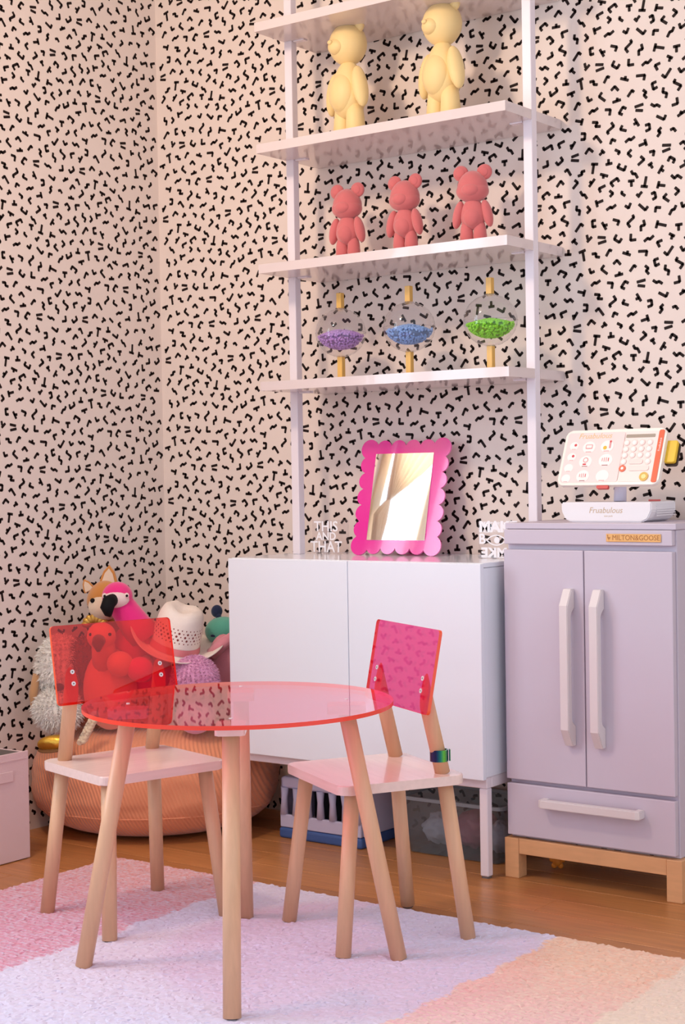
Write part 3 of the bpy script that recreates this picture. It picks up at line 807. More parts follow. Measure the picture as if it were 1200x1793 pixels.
# ================================================================== CLEAR WORD SIGNS
CLEAR = acrylic('clear_acrylic', (0.97, 0.96, 0.97), 1.35)
SIGNW = mat('sign_white', (250, 246, 250), 0.5)
s1 = empty('word_sign', (0.745, -0.120, 0.8502), R(2))
tag(s1, 'clear acrylic block sign with white THIS AND THAT lettering', 'sign')
box('block', -0.058, 0.070, 0.0, 0.016, 0.0, 0.104, CLEAR, s1, 0.001, 1)
for t_, z_, sz, kx in (('THIS', 0.083, 0.044, 1.0), ('AND', 0.053, 0.034, 1.0), ('THAT', 0.020, 0.048, 0.95)):
    text_mesh('lettering', t_, sz, SIGNW, s1, face(-0.005, -0.0006, z_), 0.0003, bold=0.0006, sx=kx)
s2 = empty('word_sign', (1.405, -0.205, 0.8502), R(0))
tag(s2, 'clear acrylic sign with bold white MAKE lettering and an eye half behind the fridge', 'sign')
box('block', -0.064, 0.064, 0.0, 0.016, 0.0, 0.104, CLEAR, s2, 0.001, 1)
text_mesh('lettering', 'MAKE', 0.042, SIGNW, s2, face(0.0, -0.0006, 0.088), 0.0003, bold=0.0018, sx=1.12)
text_mesh('lettering', 'B', 0.040, SIGNW, s2, face(-0.052, -0.0006, 0.054), 0.0003, bold=0.001)
ey = []
for k in range(33):
    t = k / 32 * 2 - 1; ey.append((t * 0.034, 0.0155 * (1 - t * t)))
ey2 = ey + [(x, -z) for x, z in ey[::-1][1:-1]]
bm = bmesh.new()
o_ = [bm.verts.new((x, 0, z)) for x, z in ey2]; i_ = [bm.verts.new((x * 0.84, 0, z * 0.78)) for x, z in ey2]
for k in range(len(ey2)):
    bm.faces.new((o_[k], o_[(k + 1) % len(ey2)], i_[(k + 1) % len(ey2)], i_[k]))
bm.transform(Matrix.Translation((-0.006, -0.0006, 0.052)))
eo = from_bm('eye_outline', bm, SIGNW, s2)
ball('eye_pupil', (-0.004, -0.0006, 0.052), (0.0095, 0.0004, 0.0095), SIGNW, s2, 16, 8)
text_mesh('lettering', 'MKE', 0.036, SIGNW, s2, face(-0.013, -0.0006, 0.016) @ Matrix.Diagonal((-1, 1, 1, 1)), 0.0003, bold=0.0016, sx=1.2)

# ================================================================== BEAR FIGURES
YELB = mat('yellow_vinyl', (244, 214, 150), 0.5, spec=0.3, sheen=0.2)
PNKB = mat('pink_flock', (214, 114, 114), 0.85, spec=0.15, sheen=0.5, bump=0.25, bscale=900)
def bear_pink(label, x, y, z, h, rz):
    s = h / 0.237
    b_ = empty('bear_figure', (x, y, z), rz)
    tag(b_, label, 'bear figure', 'pink flocked bears on the middle shelf')
    def B(n, c, r, par=b_, rot=None, fn=None, m=PNKB):
        return ball(n, [k * s for k in c], [k * s for k in r], m, par, 28, 20, rot, fn)
    for sx in (-1, 1):
        B('leg', (sx * 0.0195, 0, 0.040), (0.0185, 0.020, 0.0435), fn=lambda v: Vector((v.x * (1 + 0.10 * (v.z < 0)), v.y, max(v.z, -0.92))))
        B('arm', (sx * 0.0425, -0.004, 0.095), (0.0150, 0.018, 0.040), rot=Matrix.Rotation(R(-13 * sx), 3, 'Y'))
    B('body', (0, 0, 0.097), (0.036, 0.031, 0.046), fn=lambda v: Vector((v.x * (1 - 0.18 * v.z), v.y * (1 - 0.15 * v.z), v.z)))
    B('belly', (0, -0.0125, 0.085), (0.0275, 0.024, 0.0295))
    hd = B('head', (0, 0, 0.173), (0.0445, 0.041, 0.046), fn=lambda v: Vector((v.x * (1 + 0.08 * -v.z if v.z < 0 else 1 - 0.10 * v.z), v.y, v.z)))
    B('cheeks', (0, -0.0025, 0.160), (0.0472, 0.0405, 0.0315), par=hd)
    B('muzzle', (0, -0.031, 0.160), (0.026, 0.017, 0.018), par=hd)
    for sx in (-1, 1):
        e = B('ear', (sx * 0.0345, 0.002, 0.2135), (0.0225, 0.0115, 0.0225), par=hd)
        B('inner_ear', (sx * 0.0345, -0.0065, 0.213), (0.0135, 0.005, 0.0135), par=hd)
    return b_
bear_pink('pink flocked bear standing leftmost on the middle shelf', 0.874, -0.165, 1.7287, 0.237, R(8))
bear_pink('pink flocked bear standing in the middle of the middle shelf', 1.082, -0.165, 1.7287, 0.237, R(4))
bear_pink('pink flocked bear standing rightmost on the middle shelf', 1.314, -0.165, 1.7287, 0.235, R(18))

def bear_yellow(label, x, y, z, rz):
    b_ = empty('bear_figure', (x, y, z), rz)
    tag(b_, label, 'bear figure', 'yellow bears on the upper shelf')
    def B(n, c, r, par=b_, rot=None, fn=None):
        return ball(n, c, r, YELB, par, 30, 22, rot, fn)
    for sx in (-1, 1):
        tube('leg', [(sx * 0.033, 0, 0.0), (sx * 0.033, 0, 0.012), (sx * 0.031, 0, 0.07), (sx * 0.028, 0, 0.12)], [0.030, 0.031, 0.027, 0.024], YELB, b_, 24)
        B('arm', (sx * 0.066, -0.006, 0.150), (0.021, 0.025, 0.064), rot=Matrix.Rotation(R(-13 * sx), 3, 'Y'))
    B('body', (0, 0, 0.152), (0.058, 0.049, 0.088), fn=lambda v: Vector((v.x * (1 - 0.2 * v.z), v.y * (1 - 0.15 * v.z), v.z)))
    B('belly', (0, -0.022, 0.140), (0.050, 0.038, 0.060))
    hd = B('head', (0, 0, 0.287), (0.060, 0.056, 0.062))
    B('muzzle', (0, -0.042, 0.275), (0.030, 0.024, 0.024), par=hd)
    B('nose', (0, -0.066, 0.284), (0.009, 0.007, 0.007), par=hd)
    for sx in (-1, 1):
        B('ear', (sx * 0.044, 0.010, 0.336), (0.020, 0.013, 0.021), par=hd)
    return b_
bear_yellow('large pale yellow bear on the upper shelf nearer the left post', 0.886, -0.165, 2.0882, R(-18))
bear_yellow('large pale yellow bear on the upper shelf nearer the right post', 1.220, -0.165, 2.0882, R(-18))

# ================================================================== BEAD GLOBES
GLASS = acrylic('clear_plastic', (0.95, 0.945, 0.95), 1.55)
STICK = mat('gold_stick', (232, 182, 92), 0.35, var=0.08, vscale=10, stretch=(10, 10, 1))
BEADP = {}
def globe(label, x, rgb, nm, seed):
    g = empty('bead_globe', (x, -0.16, 1.3762))
    tag(g, label, 'bead globe', 'bead globes on the lower shelf')
    wz = 0.0088
    box('stick', -wz, wz, -wz, wz, 0.0, 0.072, STICK, g, 0.001, 1)
    box('stick', -wz, wz, -wz, wz, 0.218, 0.264, STICK, g, 0.001, 1)
    cz, r_ = 0.144, 0.0765
    prof = [(0.010, cz - 0.0715)]
    for k in range(1, 24):
        a = math.pi * k / 24
        prof.append((r_ * math.sin(a), cz - 0.073 * math.cos(a)))
    prof.append((0.010, cz + 0.0715))
    lathe('shell', prof, GLASS, g, 48)
    lathe('seam_ring', [(0.0762, cz - 0.0012), (0.0776, cz - 0.0012), (0.0776, cz + 0.0012), (0.0762, cz + 0.0012), (0.0762, cz - 0.0012)], GLASS, g, 48)
    for zz in (cz - 0.0735, cz + 0.0705):
        lathe('collar', [(0.0092, zz), (0.0145, zz), (0.0145, zz + 0.004), (0.0092, zz + 0.004), (0.0092, zz)], GLASS, g, 24)
    # beads: too many to count, one granular mass
    rnd = random.Random(seed)
    bm = bmesh.new()
    top = lambda rr: cz + 0.004 - 3.0 * rr * rr + 0.003 * math.sin(40 * rr + seed)
    n = 0
    while n < 900:
        x_, y_ = rnd.uniform(-.067, .067), rnd.uniform(-.067, .067)
        rr = math.hypot(x_, y_)
        if rr > 0.067: continue
        zlow = cz - math.sqrt(max(0, 0.0685 ** 2 - rr * rr)) * 0.70
        zt = top(rr)
        if zt < zlow: zt = zlow + 0.004
        surf = rnd.random()
        z_ = zt if surf < 0.45 else (zlow if surf < 0.8 else rnd.uniform(zlow, zt))
        if surf > 0.8 and rr < 0.05: continue
        rad = rnd.uniform(0.0032, 0.0044)
        M = Matrix.Translation((x_, y_, z_)) @ Matrix.Rotation(rnd.uniform(0, 3), 4, Vector((rnd.random(), rnd.random(), 1)))
        bmesh.ops.create_icosphere(bm, subdivisions=1, radius=rad, matrix=M)
        n += 1
    o = from_bm('beads', bm, mat(nm, rgb, 0.45, var=0.22, vscale=210), g)
    o['kind'] = 'stuff'
    # packed mass beneath the outer beads, colour darkened to shade the gaps
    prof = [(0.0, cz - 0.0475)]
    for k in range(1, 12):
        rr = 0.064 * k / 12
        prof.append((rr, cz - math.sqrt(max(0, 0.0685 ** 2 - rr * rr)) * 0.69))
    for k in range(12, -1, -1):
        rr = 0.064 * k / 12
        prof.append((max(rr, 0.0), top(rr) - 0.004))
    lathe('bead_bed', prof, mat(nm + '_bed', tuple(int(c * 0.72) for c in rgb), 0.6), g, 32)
    return g
globe('clear globe half full of purple beads on a gold stick', 0.838, (194, 152, 222), 'purple_bead', 1)
globe('clear globe half full of blue beads on a gold stick', 1.087, (142, 180, 238), 'blue_bead', 2)
globe('clear globe half full of lime green beads on a gold stick', 1.363, (146, 228, 52), 'green_bead', 3)

# ================================================================== BEANBAG
CORD = mat('corduroy', (240, 156, 116), 0.85, spec=0.15, sheen=0.35, var=0.05, vscale=9)
nt = CORD.node_tree
tc = nt.nodes.new('ShaderNodeTexCoord'); wv = nt.nodes.new('ShaderNodeTexWave'); bp = nt.nodes.new('ShaderNodeBump')
wv.bands_direction = 'X'; wv.inputs['Scale'].default_value = 30; wv.inputs['Distortion'].default_value = 0.6; wv.inputs['Detail'].default_value = 1
mp = nt.nodes.new('ShaderNodeMapping'); mp.inputs['Rotation'].default_value = (0.0, 0.35, 0.1)
nt.links.new(tc.outputs['Object'], mp.inputs[0]); nt.links.new(mp.outputs[0], wv.inputs['Vector'])
bp.inputs['Distance'].default_value = 0.004; bp.inputs['Strength'].default_value = 0.6
nt.links.new(wv.outputs['Fac'], bp.inputs['Height']); nt.links.new(bp.outputs[0], nt.nodes['Principled BSDF'].inputs['Normal'])
def bag(v):
    r_ = math.hypot(v.x, v.y)
    rr = r_ ** 0.55 if r_ > 1e-6 else 0.0
    x_, y_ = (v.x / r_ * rr, v.y / r_ * rr) if r_ > 1e-6 else (0.0, 0.0)
    z_ = math.copysign(abs(v.z) ** 0.8, v.z)
    if z_ > 0:
        z_ *= 1 - 0.08 * max(0, 1 - rr * 1.3)                # dented by the toys
    q = Vector((x_, y_, z_)) * 2.3
    k = 1 + 0.020 * noise.noise((q.x, q.y, q.z)) + 0.014 * noise.noise((q.x * 3, q.y * 3, q.z * 3 + 5))
    k *= 1 + 0.008 * math.sin(math.atan2(y_, x_) * 9 + z_ * 3)
    return Vector((x_ * k, y_ * k, z_))
BC = Vector((0.245, -0.380, 0.0))
bagroot = empty('beanbag', BC, YAW)
def press(o):
    """the cover sags against the two walls of the corner"""
    Mw = loc_of(bagroot); Mi = Mw.inverted()
    for v in o.data.vertices:
        w = Mw @ v.co
        if w.x < XL + 0.006: w.x = XL + 0.006
        if w.y > -0.006: w.y = -0.006
        if w.x > 0.590 and w.y > -0.40: w.z = min(w.z, 0.232)
        v.co = Mi @ w
    return o
press(ball('cover', (0, 0, 0.165), (0.388, 0.325, 0.167), CORD, bagroot, 96, 64, fn=bag))
sm = []
for k in range(40):
    a = 2 * math.pi * k / 40
    p_ = bag(Vector((math.cos(a) * math.cos(R(-24)), math.sin(a) * math.cos(R(-24)), math.sin(R(-24)))))
    sm.append((p_.x * 0.389, p_.y * 0.326, 0.165 + p_.z * 0.167))
press(tube('seam', sm + [sm[0]], 0.0022, CORD, bagroot, 8))
tag(bagroot, 'salmon corduroy beanbag heaped with plush toys in the corner', 'beanbag')

# ================================================================== PLUSH TOYS (local x = to the right, -y = towards the room)
def plush(name, rgb, **k):
    return mat(name, rgb, 0.9, spec=0.1, sheen=0.5, bump=0.3, bscale=500, **k)
def toy(name, x, y, z, label, cat, rz=0.0):
    t = empty(name, (x, y, z), YAW + rz)
    return tag(t, label, cat)
# fox
TAN, CREAM = plush('tan_plush', (206, 138, 70)), plush('cream_plush', (232, 208, 182))
fx = toy('plush_fox', 0.150, -0.485, 0.345, 'tan plush fox with cream muzzle and big ears behind the flamingo', 'plush toy')
ball('body', (0, 0, 0.16), (0.062, 0.05, 0.165), TAN, fx)
hd = ball('head', (0.0, 0, 0.375), (0.060, 0.052, 0.056), TAN, fx, fn=lambda v: Vector((v.x * (1 - 0.15 * v.z), v.y, v.z)))
ball('muzzle', (-0.004, -0.022, 0.350), (0.048, 0.044, 0.044), CREAM, hd)
for ex, ez, sc_, rt in ((-0.050, 0.424, 0.9, 26), (0.008, 0.440, 1.40, -4)):
    Mx = Matrix.Rotation(R(rt), 3, 'Y').to_4x4()
    pts = [(-0.020, 0), (-0.019, 0.012), (-0.012, 0.032), (0, 0.046), (0.012, 0.032), (0.019, 0.012), (0.020, 0)]
    Me_ = Matrix.Translation((ex, 0.002, ez - 0.026)) @ Matrix.Rotation(R(-rt), 4, 'Y') @ Matrix.Scale(sc_, 4) @ Matrix.Rotation(R(90), 4, 'X')
    e = prism('ear', pts, -0.007, 0.005, TAN, hd, M=Me_, bev=0.002)
    prism('inner_ear', [(a * 0.72, b_ * 0.8 + 0.002) for a, b_ in pts], 0.0052, 0.0068, CREAM, hd, M=Me_, bev=0.0006)
GLD = mat('gold_lame', (206, 158, 74), 0.35, metal=0.6)
for k in range(7):
    a_ = R(20 + k * 26)
    ball('ruffle', (-0.030 + 0.026 * math.cos(a_), -0.040, 0.296 + 0.020 * math.sin(a_)), (0.011, 0.008, 0.016), GLD, fx, 12, 8, rot=Matrix.Rotation(R(90) - a_, 3, 'Y'))
for ex in (-0.034, 0.03):
    ball('eye', (ex, -0.051, 0.372), 0.0075, BLACK, hd, 14, 10)
# hot pink flamingo
HOT, MASK = plush('hot_pink_plush', (238, 50, 134)), plush('pale_face_plush', (242, 214, 210))
fm = toy('plush_flamingo', 0.262, -0.515, 0.335, 'hot pink plush flamingo with large black beak and pale face', 'plush toy')
ball('body', (0.045, 0.02, 0.20), (0.085, 0.062, 0.12), HOT, fm, rot=Matrix.Rotation(R(-24), 3, 'Y'))
tube('neck', [(0.05, 0.01, 0.27), (0.025, 0.0, 0.315), (-0.005, -0.004, 0.36), (-0.022, -0.006, 0.39)], [0.058, 0.047, 0.042, 0.036], HOT, fm, 20)
hd = ball('head', (-0.022, -0.012, 0.398), (0.047, 0.045, 0.044), HOT, fm)
ball('face', (-0.022, -0.032, 0.392), (0.040, 0.032, 0.029), MASK, hd)
tube('beak', [(-0.028, -0.050, 0.392), (-0.038, -0.072, 0.386), (-0.044, -0.080, 0.368), (-0.040, -0.076, 0.350), (-0.036, -0.070, 0.342)], [0.018, 0.022, 0.021, 0.013, 0.004], BLACK, hd, 16)
for ex, ey_ in ((0.012, -0.050), (-0.056, -0.046)):
    ball('eye', (ex, ey_, 0.402), (0.0075, 0.006, 0.009), MASK, hd, 12, 8)
    ball('pupil', (ex + 0.001, ey_ - 0.005, 0.402), 0.004, BLACK, hd, 10, 8)
tube('leg', [(0.06, -0.05, 0.15), (0.075, -0.085, 0.21), (0.075, -0.105, 0.20)], [0.020, 0.018, 0.016], plush('rose_plush', (236, 130, 160)), fm, 14)
# peach flamingo
PEACH = plush('peach_plush', (244, 158, 140))
pf = toy('plush_flamingo', 0.262, -0.605, 0.325, 'peach plush flamingo seen through the red chair back', 'plush toy')
ball('body', (0.01, 0.02, 0.13), (0.082, 0.058, 0.125), PEACH, pf)
tube('neck', [(0.0, 0.01, 0.20), (-0.004, -0.004, 0.25), (-0.006, -0.010, 0.285)], [0.042, 0.036, 0.034], PEACH, pf, 18)
hd = ball('head', (-0.008, -0.016, 0.294), (0.044, 0.040, 0.042), PEACH, pf)
tube('beak', [(-0.010, -0.052, 0.285), (-0.010, -0.074, 0.276), (-0.008, -0.080, 0.254)], [0.020, 0.018, 0.005], plush('brown_plush', (120, 70, 46)), hd, 14)
ball('eye', (0.022, -0.046, 0.302), 0.005, BLACK, hd, 10, 8)
ball('eye', (-0.036, -0.044, 0.302), 0.005, BLACK, hd, 10, 8)
for fxx, fz, mm in ((0.052, 0.214, PEACH), (0.112, 0.196, HOT)):
    ball('foot', (fxx, -0.055, fz), (0.040, 0.034, 0.038), mm, pf, 20, 14)
# fluffy brown toy
bt = toy('fluffy_toy', 0.165, -0.585, 0.33, 'shaggy brown toy behind the red chair back', 'plush toy')
o = ball('body', (0, 0, 0.20), (0.055, 0.05, 0.078), plush('shaggy_brown', (150, 84, 52)), bt, 24, 16)
fur(o, 1600, 0.022, 0.0012, 0.5, 3)
ball('head', (0.0, 0.0, 0.07), (0.05, 0.05, 0.075), plush('shaggy_brown', (150, 84, 52)), bt)
# white shaggy dog
wd = toy('fluffy_toy', 0.088, -0.640, 0.30, 'shaggy white long-haired toy slumped at the left of the heap', 'plush toy')
SHAG = plush('shaggy_white', (255, 249, 240))
o = ball('body', (0.012, 0.01, 0.215), (0.070, 0.060, 0.095), SHAG, wd, 24, 16)
fur(o, 5200, 0.018, 0.0016, 0.6, 4)
o = ball('haunch', (0.012, -0.05, 0.095), (0.070, 0.055, 0.058), SHAG, wd, 24, 16)
fur(o, 4200, 0.018, 0.0016, 0.6, 5)
ball('nose', (0.02, -0.075, 0.165), (0.016, 0.012, 0.012), plush('dark_nose', (80, 62, 56)), wd, 14, 10)
tube('hoof', [(-0.058, -0.02, 0.20), (-0.068, -0.03, 0.14), (-0.060, -0.036, 0.07)], [0.012, 0.014, 0.012], plush('camel_plush', (196, 148, 104)), wd, 14)
# straw hat
STRAW, BAND = mat('white_straw', (246, 232, 222), 0.8, bump=0.3, bscale=260), mat('pink_ribbon', (226, 134, 140), 0.8)
ht = empty('straw_hat', (0.362, -0.412, 0.566), YAW)
ht.scale = (1.25, 1.25, 1.25)
ht.rotation_euler = (R(10), R(17), YAW)
tag(ht, 'white straw cowboy hat with pink ribbon and pierced crown on the toy heap', 'hat')
def crown(v):
    return v
bm = bmesh.new()
NR, NS = 14, 56
prof = [(0.118, 0.012), (0.098, 0.002), (0.072, 0.0), (0.062, 0.006), (0.060, 0.02), (0.0585, 0.04), (0.056, 0.066), (0.053, 0.088), (0.047, 0.103), (0.036, 0.110), (0.022, 0.106), (0.010, 0.099), (0.0, 0.096)]
rings = []
for r_, z in prof:
    if r_ == 0: rings.append([bm.verts.new((0, 0, z))]); continue
    ring = []
    for k in range(NS):
        a = 2 * math.pi * k / NS
        x_, y_ = r_ * 1.0 * math.cos(a), r_ * 1.22 * math.sin(a)
        zz = z
        if r_ > 0.063: zz += 0.030 * (abs(math.cos(a)) ** 3) * (r_ - 0.062) / 0.05      # curled sides of the brim
        if z > 0.08: zz -= 0.007 * max(0, 1 - (x_ / 0.024) ** 2)                          # pinched crease
        ring.append(bm.verts.new((x_, y_, zz)))
    rings.append(ring)
for a, b_ in zip(rings, rings[1:]):
    for k in range(NS):
        if len(b_) == 1: bm.faces.new((a[k], a[(k + 1) % NS], b_[0]))
        else: bm.faces.new((a[k], a[(k + 1) % NS], b_[(k + 1) % NS], b_[k]))
o = from_bm('crown_and_brim', bm, STRAW, ht, smooth=True)
md = o.modifiers.new('thick', 'SOLIDIFY'); md.thickness = 0.002
bm = bmesh.new()
rings = [[bm.verts.new((r_ * math.cos(2 * math.pi * k / 56), 1.22 * r_ * math.sin(2 * math.pi * k / 56), z)) for k in range(56)] for r_, z in ((0.0655, 0.0075), (0.0625, 0.0235))]
for k in range(56):
    bm.faces.new((rings[0][k], rings[0][(k + 1) % 56], rings[1][(k + 1) % 56], rings[1][k]))
from_bm('ribbon', bm, BAND, ht, smooth=True)
HOLE = mat('hole_shade', (140, 66, 62), 0.9)  # dark discs on the crown, shade inside the holes painted as colour
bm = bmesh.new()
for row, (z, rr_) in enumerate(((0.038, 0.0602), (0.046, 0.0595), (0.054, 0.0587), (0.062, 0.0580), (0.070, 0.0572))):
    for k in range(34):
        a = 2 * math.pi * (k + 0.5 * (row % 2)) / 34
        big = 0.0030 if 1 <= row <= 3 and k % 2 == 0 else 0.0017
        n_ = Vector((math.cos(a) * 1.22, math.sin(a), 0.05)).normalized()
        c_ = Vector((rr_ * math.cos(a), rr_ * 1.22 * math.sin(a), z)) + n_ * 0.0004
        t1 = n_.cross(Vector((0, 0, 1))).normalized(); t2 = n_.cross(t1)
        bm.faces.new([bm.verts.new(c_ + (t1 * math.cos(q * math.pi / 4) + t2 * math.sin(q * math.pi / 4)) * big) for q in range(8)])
o = from_bm('hole_discs', bm, HOLE, ht)
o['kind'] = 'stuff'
# teal toy with navy ear
TEAL, NAVY = plush('teal_plush', (94, 178, 156)), plush('navy_plush', (38, 48, 78))
tt = toy('plush_bird', 0.415, -0.235, 0.335, 'teal plush toy with a navy ear beside the white cabinet', 'plush toy')
ball('body', (0, 0, 0.12), (0.07, 0.05, 0.12), TEAL, tt)
hd = ball('head', (0.0, -0.005, 0.272), (0.058, 0.050, 0.046), TEAL, tt)
ball('ear', (-0.020, 0.0, 0.335), (0.018, 0.010, 0.020), NAVY, hd, rot=Matrix.Rotation(R(10), 3, 'Y'))
tube('ear_stalk', [(-0.014, 0, 0.30), (-0.016, 0, 0.33)], [0.010, 0.009], NAVY, hd, 12)
ball('eye', (-0.028, -0.046, 0.262), (0.010, 0.004, 0.004), NAVY, hd, 12, 8)
# lilac pompom toy
pm = toy('pompom_toy', 0.494, -0.462, 0.320, 'fuzzy lilac-pink pompom ball beside the cabinet', 'plush toy')
o = ball('pompom', (0, 0, 0.165), (0.068, 0.060, 0.068), plush('lilac_fluff', (236, 172, 208)), pm, 28, 20)
fur(o, 5000, 0.012, 0.0013, 0.8, 6)
ball('stand', (0, 0, 0.06), (0.06, 0.05, 0.06), plush('lilac_fluff', (236, 172, 208)), pm)
# pink bunny with raised arm
ROSE = plush('dusty_rose_plush', (226, 146, 158))
bn = toy('plush_bunny', 0.470, -0.300, 0.33, 'dusty pink plush bunny raising an arm behind the lilac pompom', 'plush toy')
ball('body', (0, 0.01, 0.14), (0.060, 0.045, 0.135), ROSE, bn)
tube('arm', [(-0.035, -0.02, 0.215), (0.0, -0.03, 0.248), (0.034, -0.03, 0.272)], [0.021, 0.019, 0.016], ROSE, bn, 16)
ball('head', (-0.075, -0.01, 0.165), (0.050, 0.045, 0.042), ROSE, bn)
# gold slipper and braided cord hanging over the beanbag
gs = empty('gold_slipper', (0.188, -0.745, 0.292), YAW)
gs.rotation_euler = (R(18), R(-8), YAW)
tag(gs, 'shiny gold doll slipper lying on the beanbag beside the chair post', 'slipper')
ball('upper', (0.0, 0.0, 0.018), (0.052, 0.030, 0.022), mat('gold_foil', (226, 176, 70), 0.28, metal=0.9, bump=0.4, bscale=70), gs, fn=lambda v: Vector((v.x, v.y * (0.75 + 0.25 * v.x), v.z * (1.1 - 0.2 * v.x))))
ball('sole', (0.0, 0.0, 0.003), (0.054, 0.032, 0.006), mat('sole_brown', (120, 78, 40), 0.7), gs)
bd = empty('braided_cord', (0.275, -0.700, 0.312), YAW)
tag(bd, 'cream braided cord hanging over the beanbag behind the chair seat', 'cord')
for ph in (0, 1, 2):
    tube('strand', [(0.030 - 0.045 * t / 20 + 0.007 * math.sin(t * 0.9 + ph * 2.09), -0.01 + 0.008 * math.sin(2 * (t * 0.9 + ph * 2.09)) + 0.0 * t, 0.085 - 0.085 * t / 20) for t in range(21)], 0.0085, plush('cream_cord', (236, 212, 180)), bd, 10)

# ================================================================== FABRIC BASKET
FAB, FABI = mat('pink_white_fabric', (228, 200, 201), 0.85, bump=0.15, bscale=400, var=0.02, vscale=6), mat('grey_lining', (140, 128, 120), 0.9)
bk = empty('fabric_basket', (0.09, -1.035, 0))
tag(bk, 'pale pink fabric storage cube with side handle at the left edge', 'basket')
bx0, bx1, by0, by1, bz1 = -0.035, 0.232, -1.190, -0.893, 0.312
wbox('side_panel', bx1 - 0.006, bx1, by0, by1, 0.002, bz1, FAB, bk, bk, 0.002, 2)
wbox('side_panel', bx0, bx0 + 0.006, by0, by1, 0.002, bz1, FAB, bk, bk, 0.002, 2)
wbox('side_panel', bx0 + 0.0062, bx1 - 0.0062, by1 - 0.006, by1, 0.002, bz1 - 0.004, FAB, bk, bk, 0.002, 2)
wbox('side_panel', bx0 + 0.0062, bx1 - 0.0062, by0, by0 + 0.006, 0.002, bz1 - 0.004, FAB, bk, bk, 0.002, 2)
wbox('lining', bx0 + 0.0065, bx0 + 0.010, by0 + 0.0065, by1 - 0.0065, 0.004, bz1 - 0.004, FABI, bk, bk)
wbox('lining', bx0 + 0.0102, bx1 - 0.0065, by1 - 0.010, by1 - 0.0065, 0.004, bz1 - 0.006, FABI, bk, bk)
wbox('base', bx0 + 0.0102, bx1 - 0.0065, by0 + 0.0065, by1 - 0.0102, 0.004, 0.010, FABI, bk, bk)
wbox('handle', bx1 + 0.0002, bx1 + 0.005, -1.085, -0.955, 0.232, 0.262, FAB, bk, bk, 0.0015, 2)
wbox('hem', bx1 + 0.0002, bx1 + 0.0016, by0 + 0.002, by1 - 0.002, bz1 - 0.022, bz1 - 0.0185, FAB, bk, bk)

# ================================================================== UNDER THE CABINET
CAR, BLUE = mat('carrier_plastic', (196, 190, 214), 0.5), mat('carrier_blue', (62, 92, 150), 0.5)
pc = empty('toy_pet_carrier', (0.835, -0.20, 0))
tag(pc, 'pale grey toy pet carrier with slotted sides and blue base under the cabinet', 'toy carrier')
W_, H_, D_ = 0.30, 0.165, 0.19
# slotted long side: bars between a sill and a curved header
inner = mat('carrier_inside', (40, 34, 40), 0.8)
bs = box('base', -W_ / 2 - 0.004, W_ / 2 + 0.004, -0.105, 0.095, 0.0, 0.032, BLUE, pc, 0.008, 3)
def side(y0, y1, nm):
    box('sill', -W_ / 2, W_ / 2, y0, y1, 0.033, 0.072, CAR, pc, 0.003, 2)
    box('header', -W_ / 2 + 0.006, W_ / 2 - 0.006, y0, y1, 0.152, 0.186, CAR, pc, 0.008, 3)
    for k in range(7):
        x_ = -W_ / 2 + 0.012 + k * (W_ - 0.024) / 6
        tube('bar', [(x_, (y0 + y1) / 2, 0.0722), (x_ * 0.99, (y0 + y1) / 2, 0.12), (x_ * 0.97, (y0 + y1) / 2, 0.154)], [0.0125, 0.0095, 0.0125], CAR, pc, 12)
side(-0.102, -0.090, 'front'); side(0.080, 0.092, 'back')
for sx in (-1, 1):
    box('end_panel', sx * (W_ / 2) - 0.005, sx * (W_ / 2) + 0.005, -0.089, 0.079, 0.033, 0.180, CAR, pc, 0.004, 2)
box('roof', -W_ / 2 + 0.006, W_ / 2 - 0.006, -0.0895, 0.0795, 0.172, 0.186, CAR, pc, 0.004, 2)
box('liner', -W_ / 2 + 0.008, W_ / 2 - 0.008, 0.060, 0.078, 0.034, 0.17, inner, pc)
BINP = acrylic('bin_plastic', (0.80, 0.84, 0.86), 1.4, haze=(0.6, 0.66, 0.7), hfac=0.10)
bn_ = empty('clear_bin', (1.265, -0.155, 0))
tag(bn_, 'clear plastic storage bin of clothes under the cabinet', 'storage bin')
bm = bmesh.new()
o_ = rrect(0.34, 0.21, 0.02); i_ = rrect(0.30, 0.18, 0.016)
top_ = [bm.verts.new((x, y, 0.158)) for x, y in o_]; bot_ = [bm.verts.new((x, y, 0.002)) for x, y in i_]
for k in range(len(o_)):
    bm.faces.new((bot_[k], bot_[(k + 1) % len(o_)], top_[(k + 1) % len(o_)], top_[k]))
bm.faces.new(bot_[::-1])
o = from_bm('tub', bm, BINP, bn_); md = o.modifiers.new('thick', 'SOLIDIFY'); md.thickness = 0.002
bm = bmesh.new()
oo = rrect(0.356, 0.226, 0.024); ii = rrect(0.338, 0.208, 0.02)
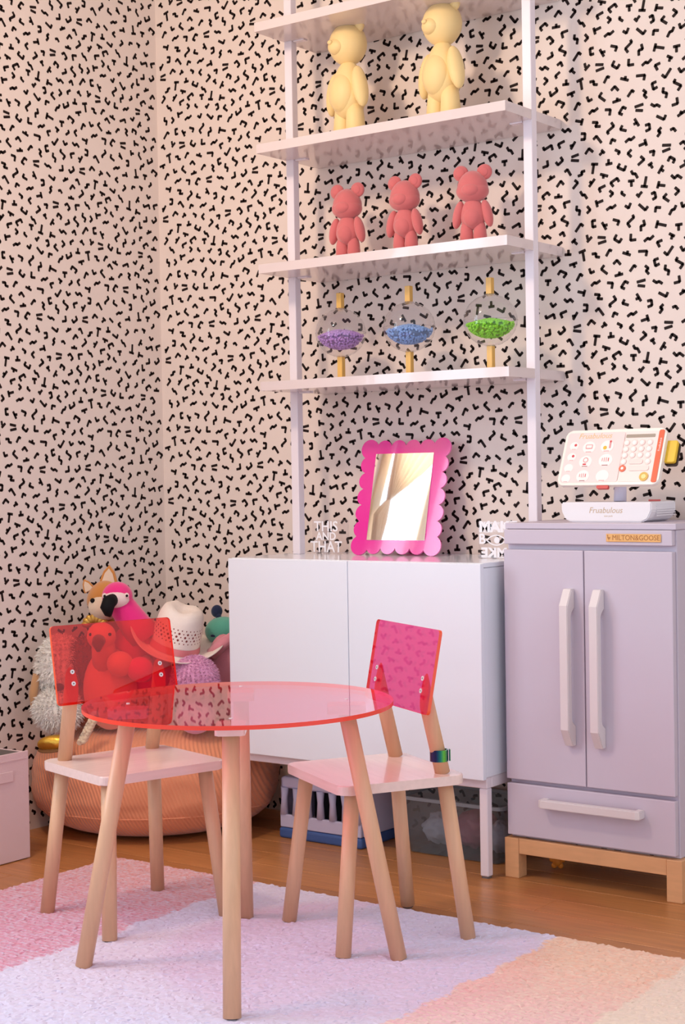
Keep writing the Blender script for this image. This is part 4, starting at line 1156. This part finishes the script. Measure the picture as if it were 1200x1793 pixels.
for z0_, z1_ in ((0.156, 0.166),):
    A_ = [bm.verts.new((x, y, z0_)) for x, y in oo]; B_ = [bm.verts.new((x, y, z1_)) for x, y in oo]
    C_ = [bm.verts.new((x, y, z1_)) for x, y in ii]; E_ = [bm.verts.new((x, y, z0_)) for x, y in ii]
    n = len(oo)
    for k in range(n):
        j = (k + 1) % n
        bm.faces.new((A_[k], A_[j], B_[j], B_[k])); bm.faces.new((B_[k], B_[j], C_[j], C_[k])); bm.faces.new((C_[k], C_[j], E_[j], E_[k])); bm.faces.new((E_[k], E_[j], A_[j], A_[k]))
from_bm('rim', bm, mat('bin_rim', (150, 160, 166), 0.4), bn_)
def cloth(x, y, z, s, rgb, nm, label, seed):
    def f(v):
        q = v * 2.6
        k = 1 + 0.22 * noise.noise((q.x + seed, q.y, q.z)) + 0.14 * noise.noise((q.x * 2.4 + seed, q.y * 2.4, q.z * 2.4))
        return v * k
    o = ball('folded_cloth', (0, 0, 0), s, mat(nm, rgb, 0.9), None, 40, 28, fn=f)
    o.location = (x, y, z)
    return tag(o, label, 'clothing')
cloth(1.180, -0.165, 0.062, (0.052, 0.055, 0.044), (226, 220, 226), 'cloth_white', 'crumpled white cloth at the left inside the clear bin', 1)
cloth(1.285, -0.150, 0.068, (0.062, 0.060, 0.052), (206, 128, 140), 'cloth_rose', 'crumpled rose cloth in the middle of the clear bin', 5)
cloth(1.372, -0.160, 0.058, (0.040, 0.055, 0.042), (206, 196, 206), 'cloth_grey', 'crumpled pale grey cloth at the right inside the clear bin', 9)
# little orange toy under the fridge
ot = empty('orange_toy', (1.575, -0.20, 0), 0.4)
tag(ot, 'tiny orange star-shaped toy on the floor under the fridge', 'toy')
op = mat('orange_toy', (232, 140, 40), 0.6)
ball('centre', (0, 0, 0.024), (0.014, 0.012, 0.014), op, ot, 14, 10)
for k in range(5):
    a = R(90 + 72 * k)
    ball('point', (0.015 * math.cos(a), 0, 0.024 + 0.015 * math.sin(a)), (0.008, 0.006, 0.008), op, ot, 10, 8)
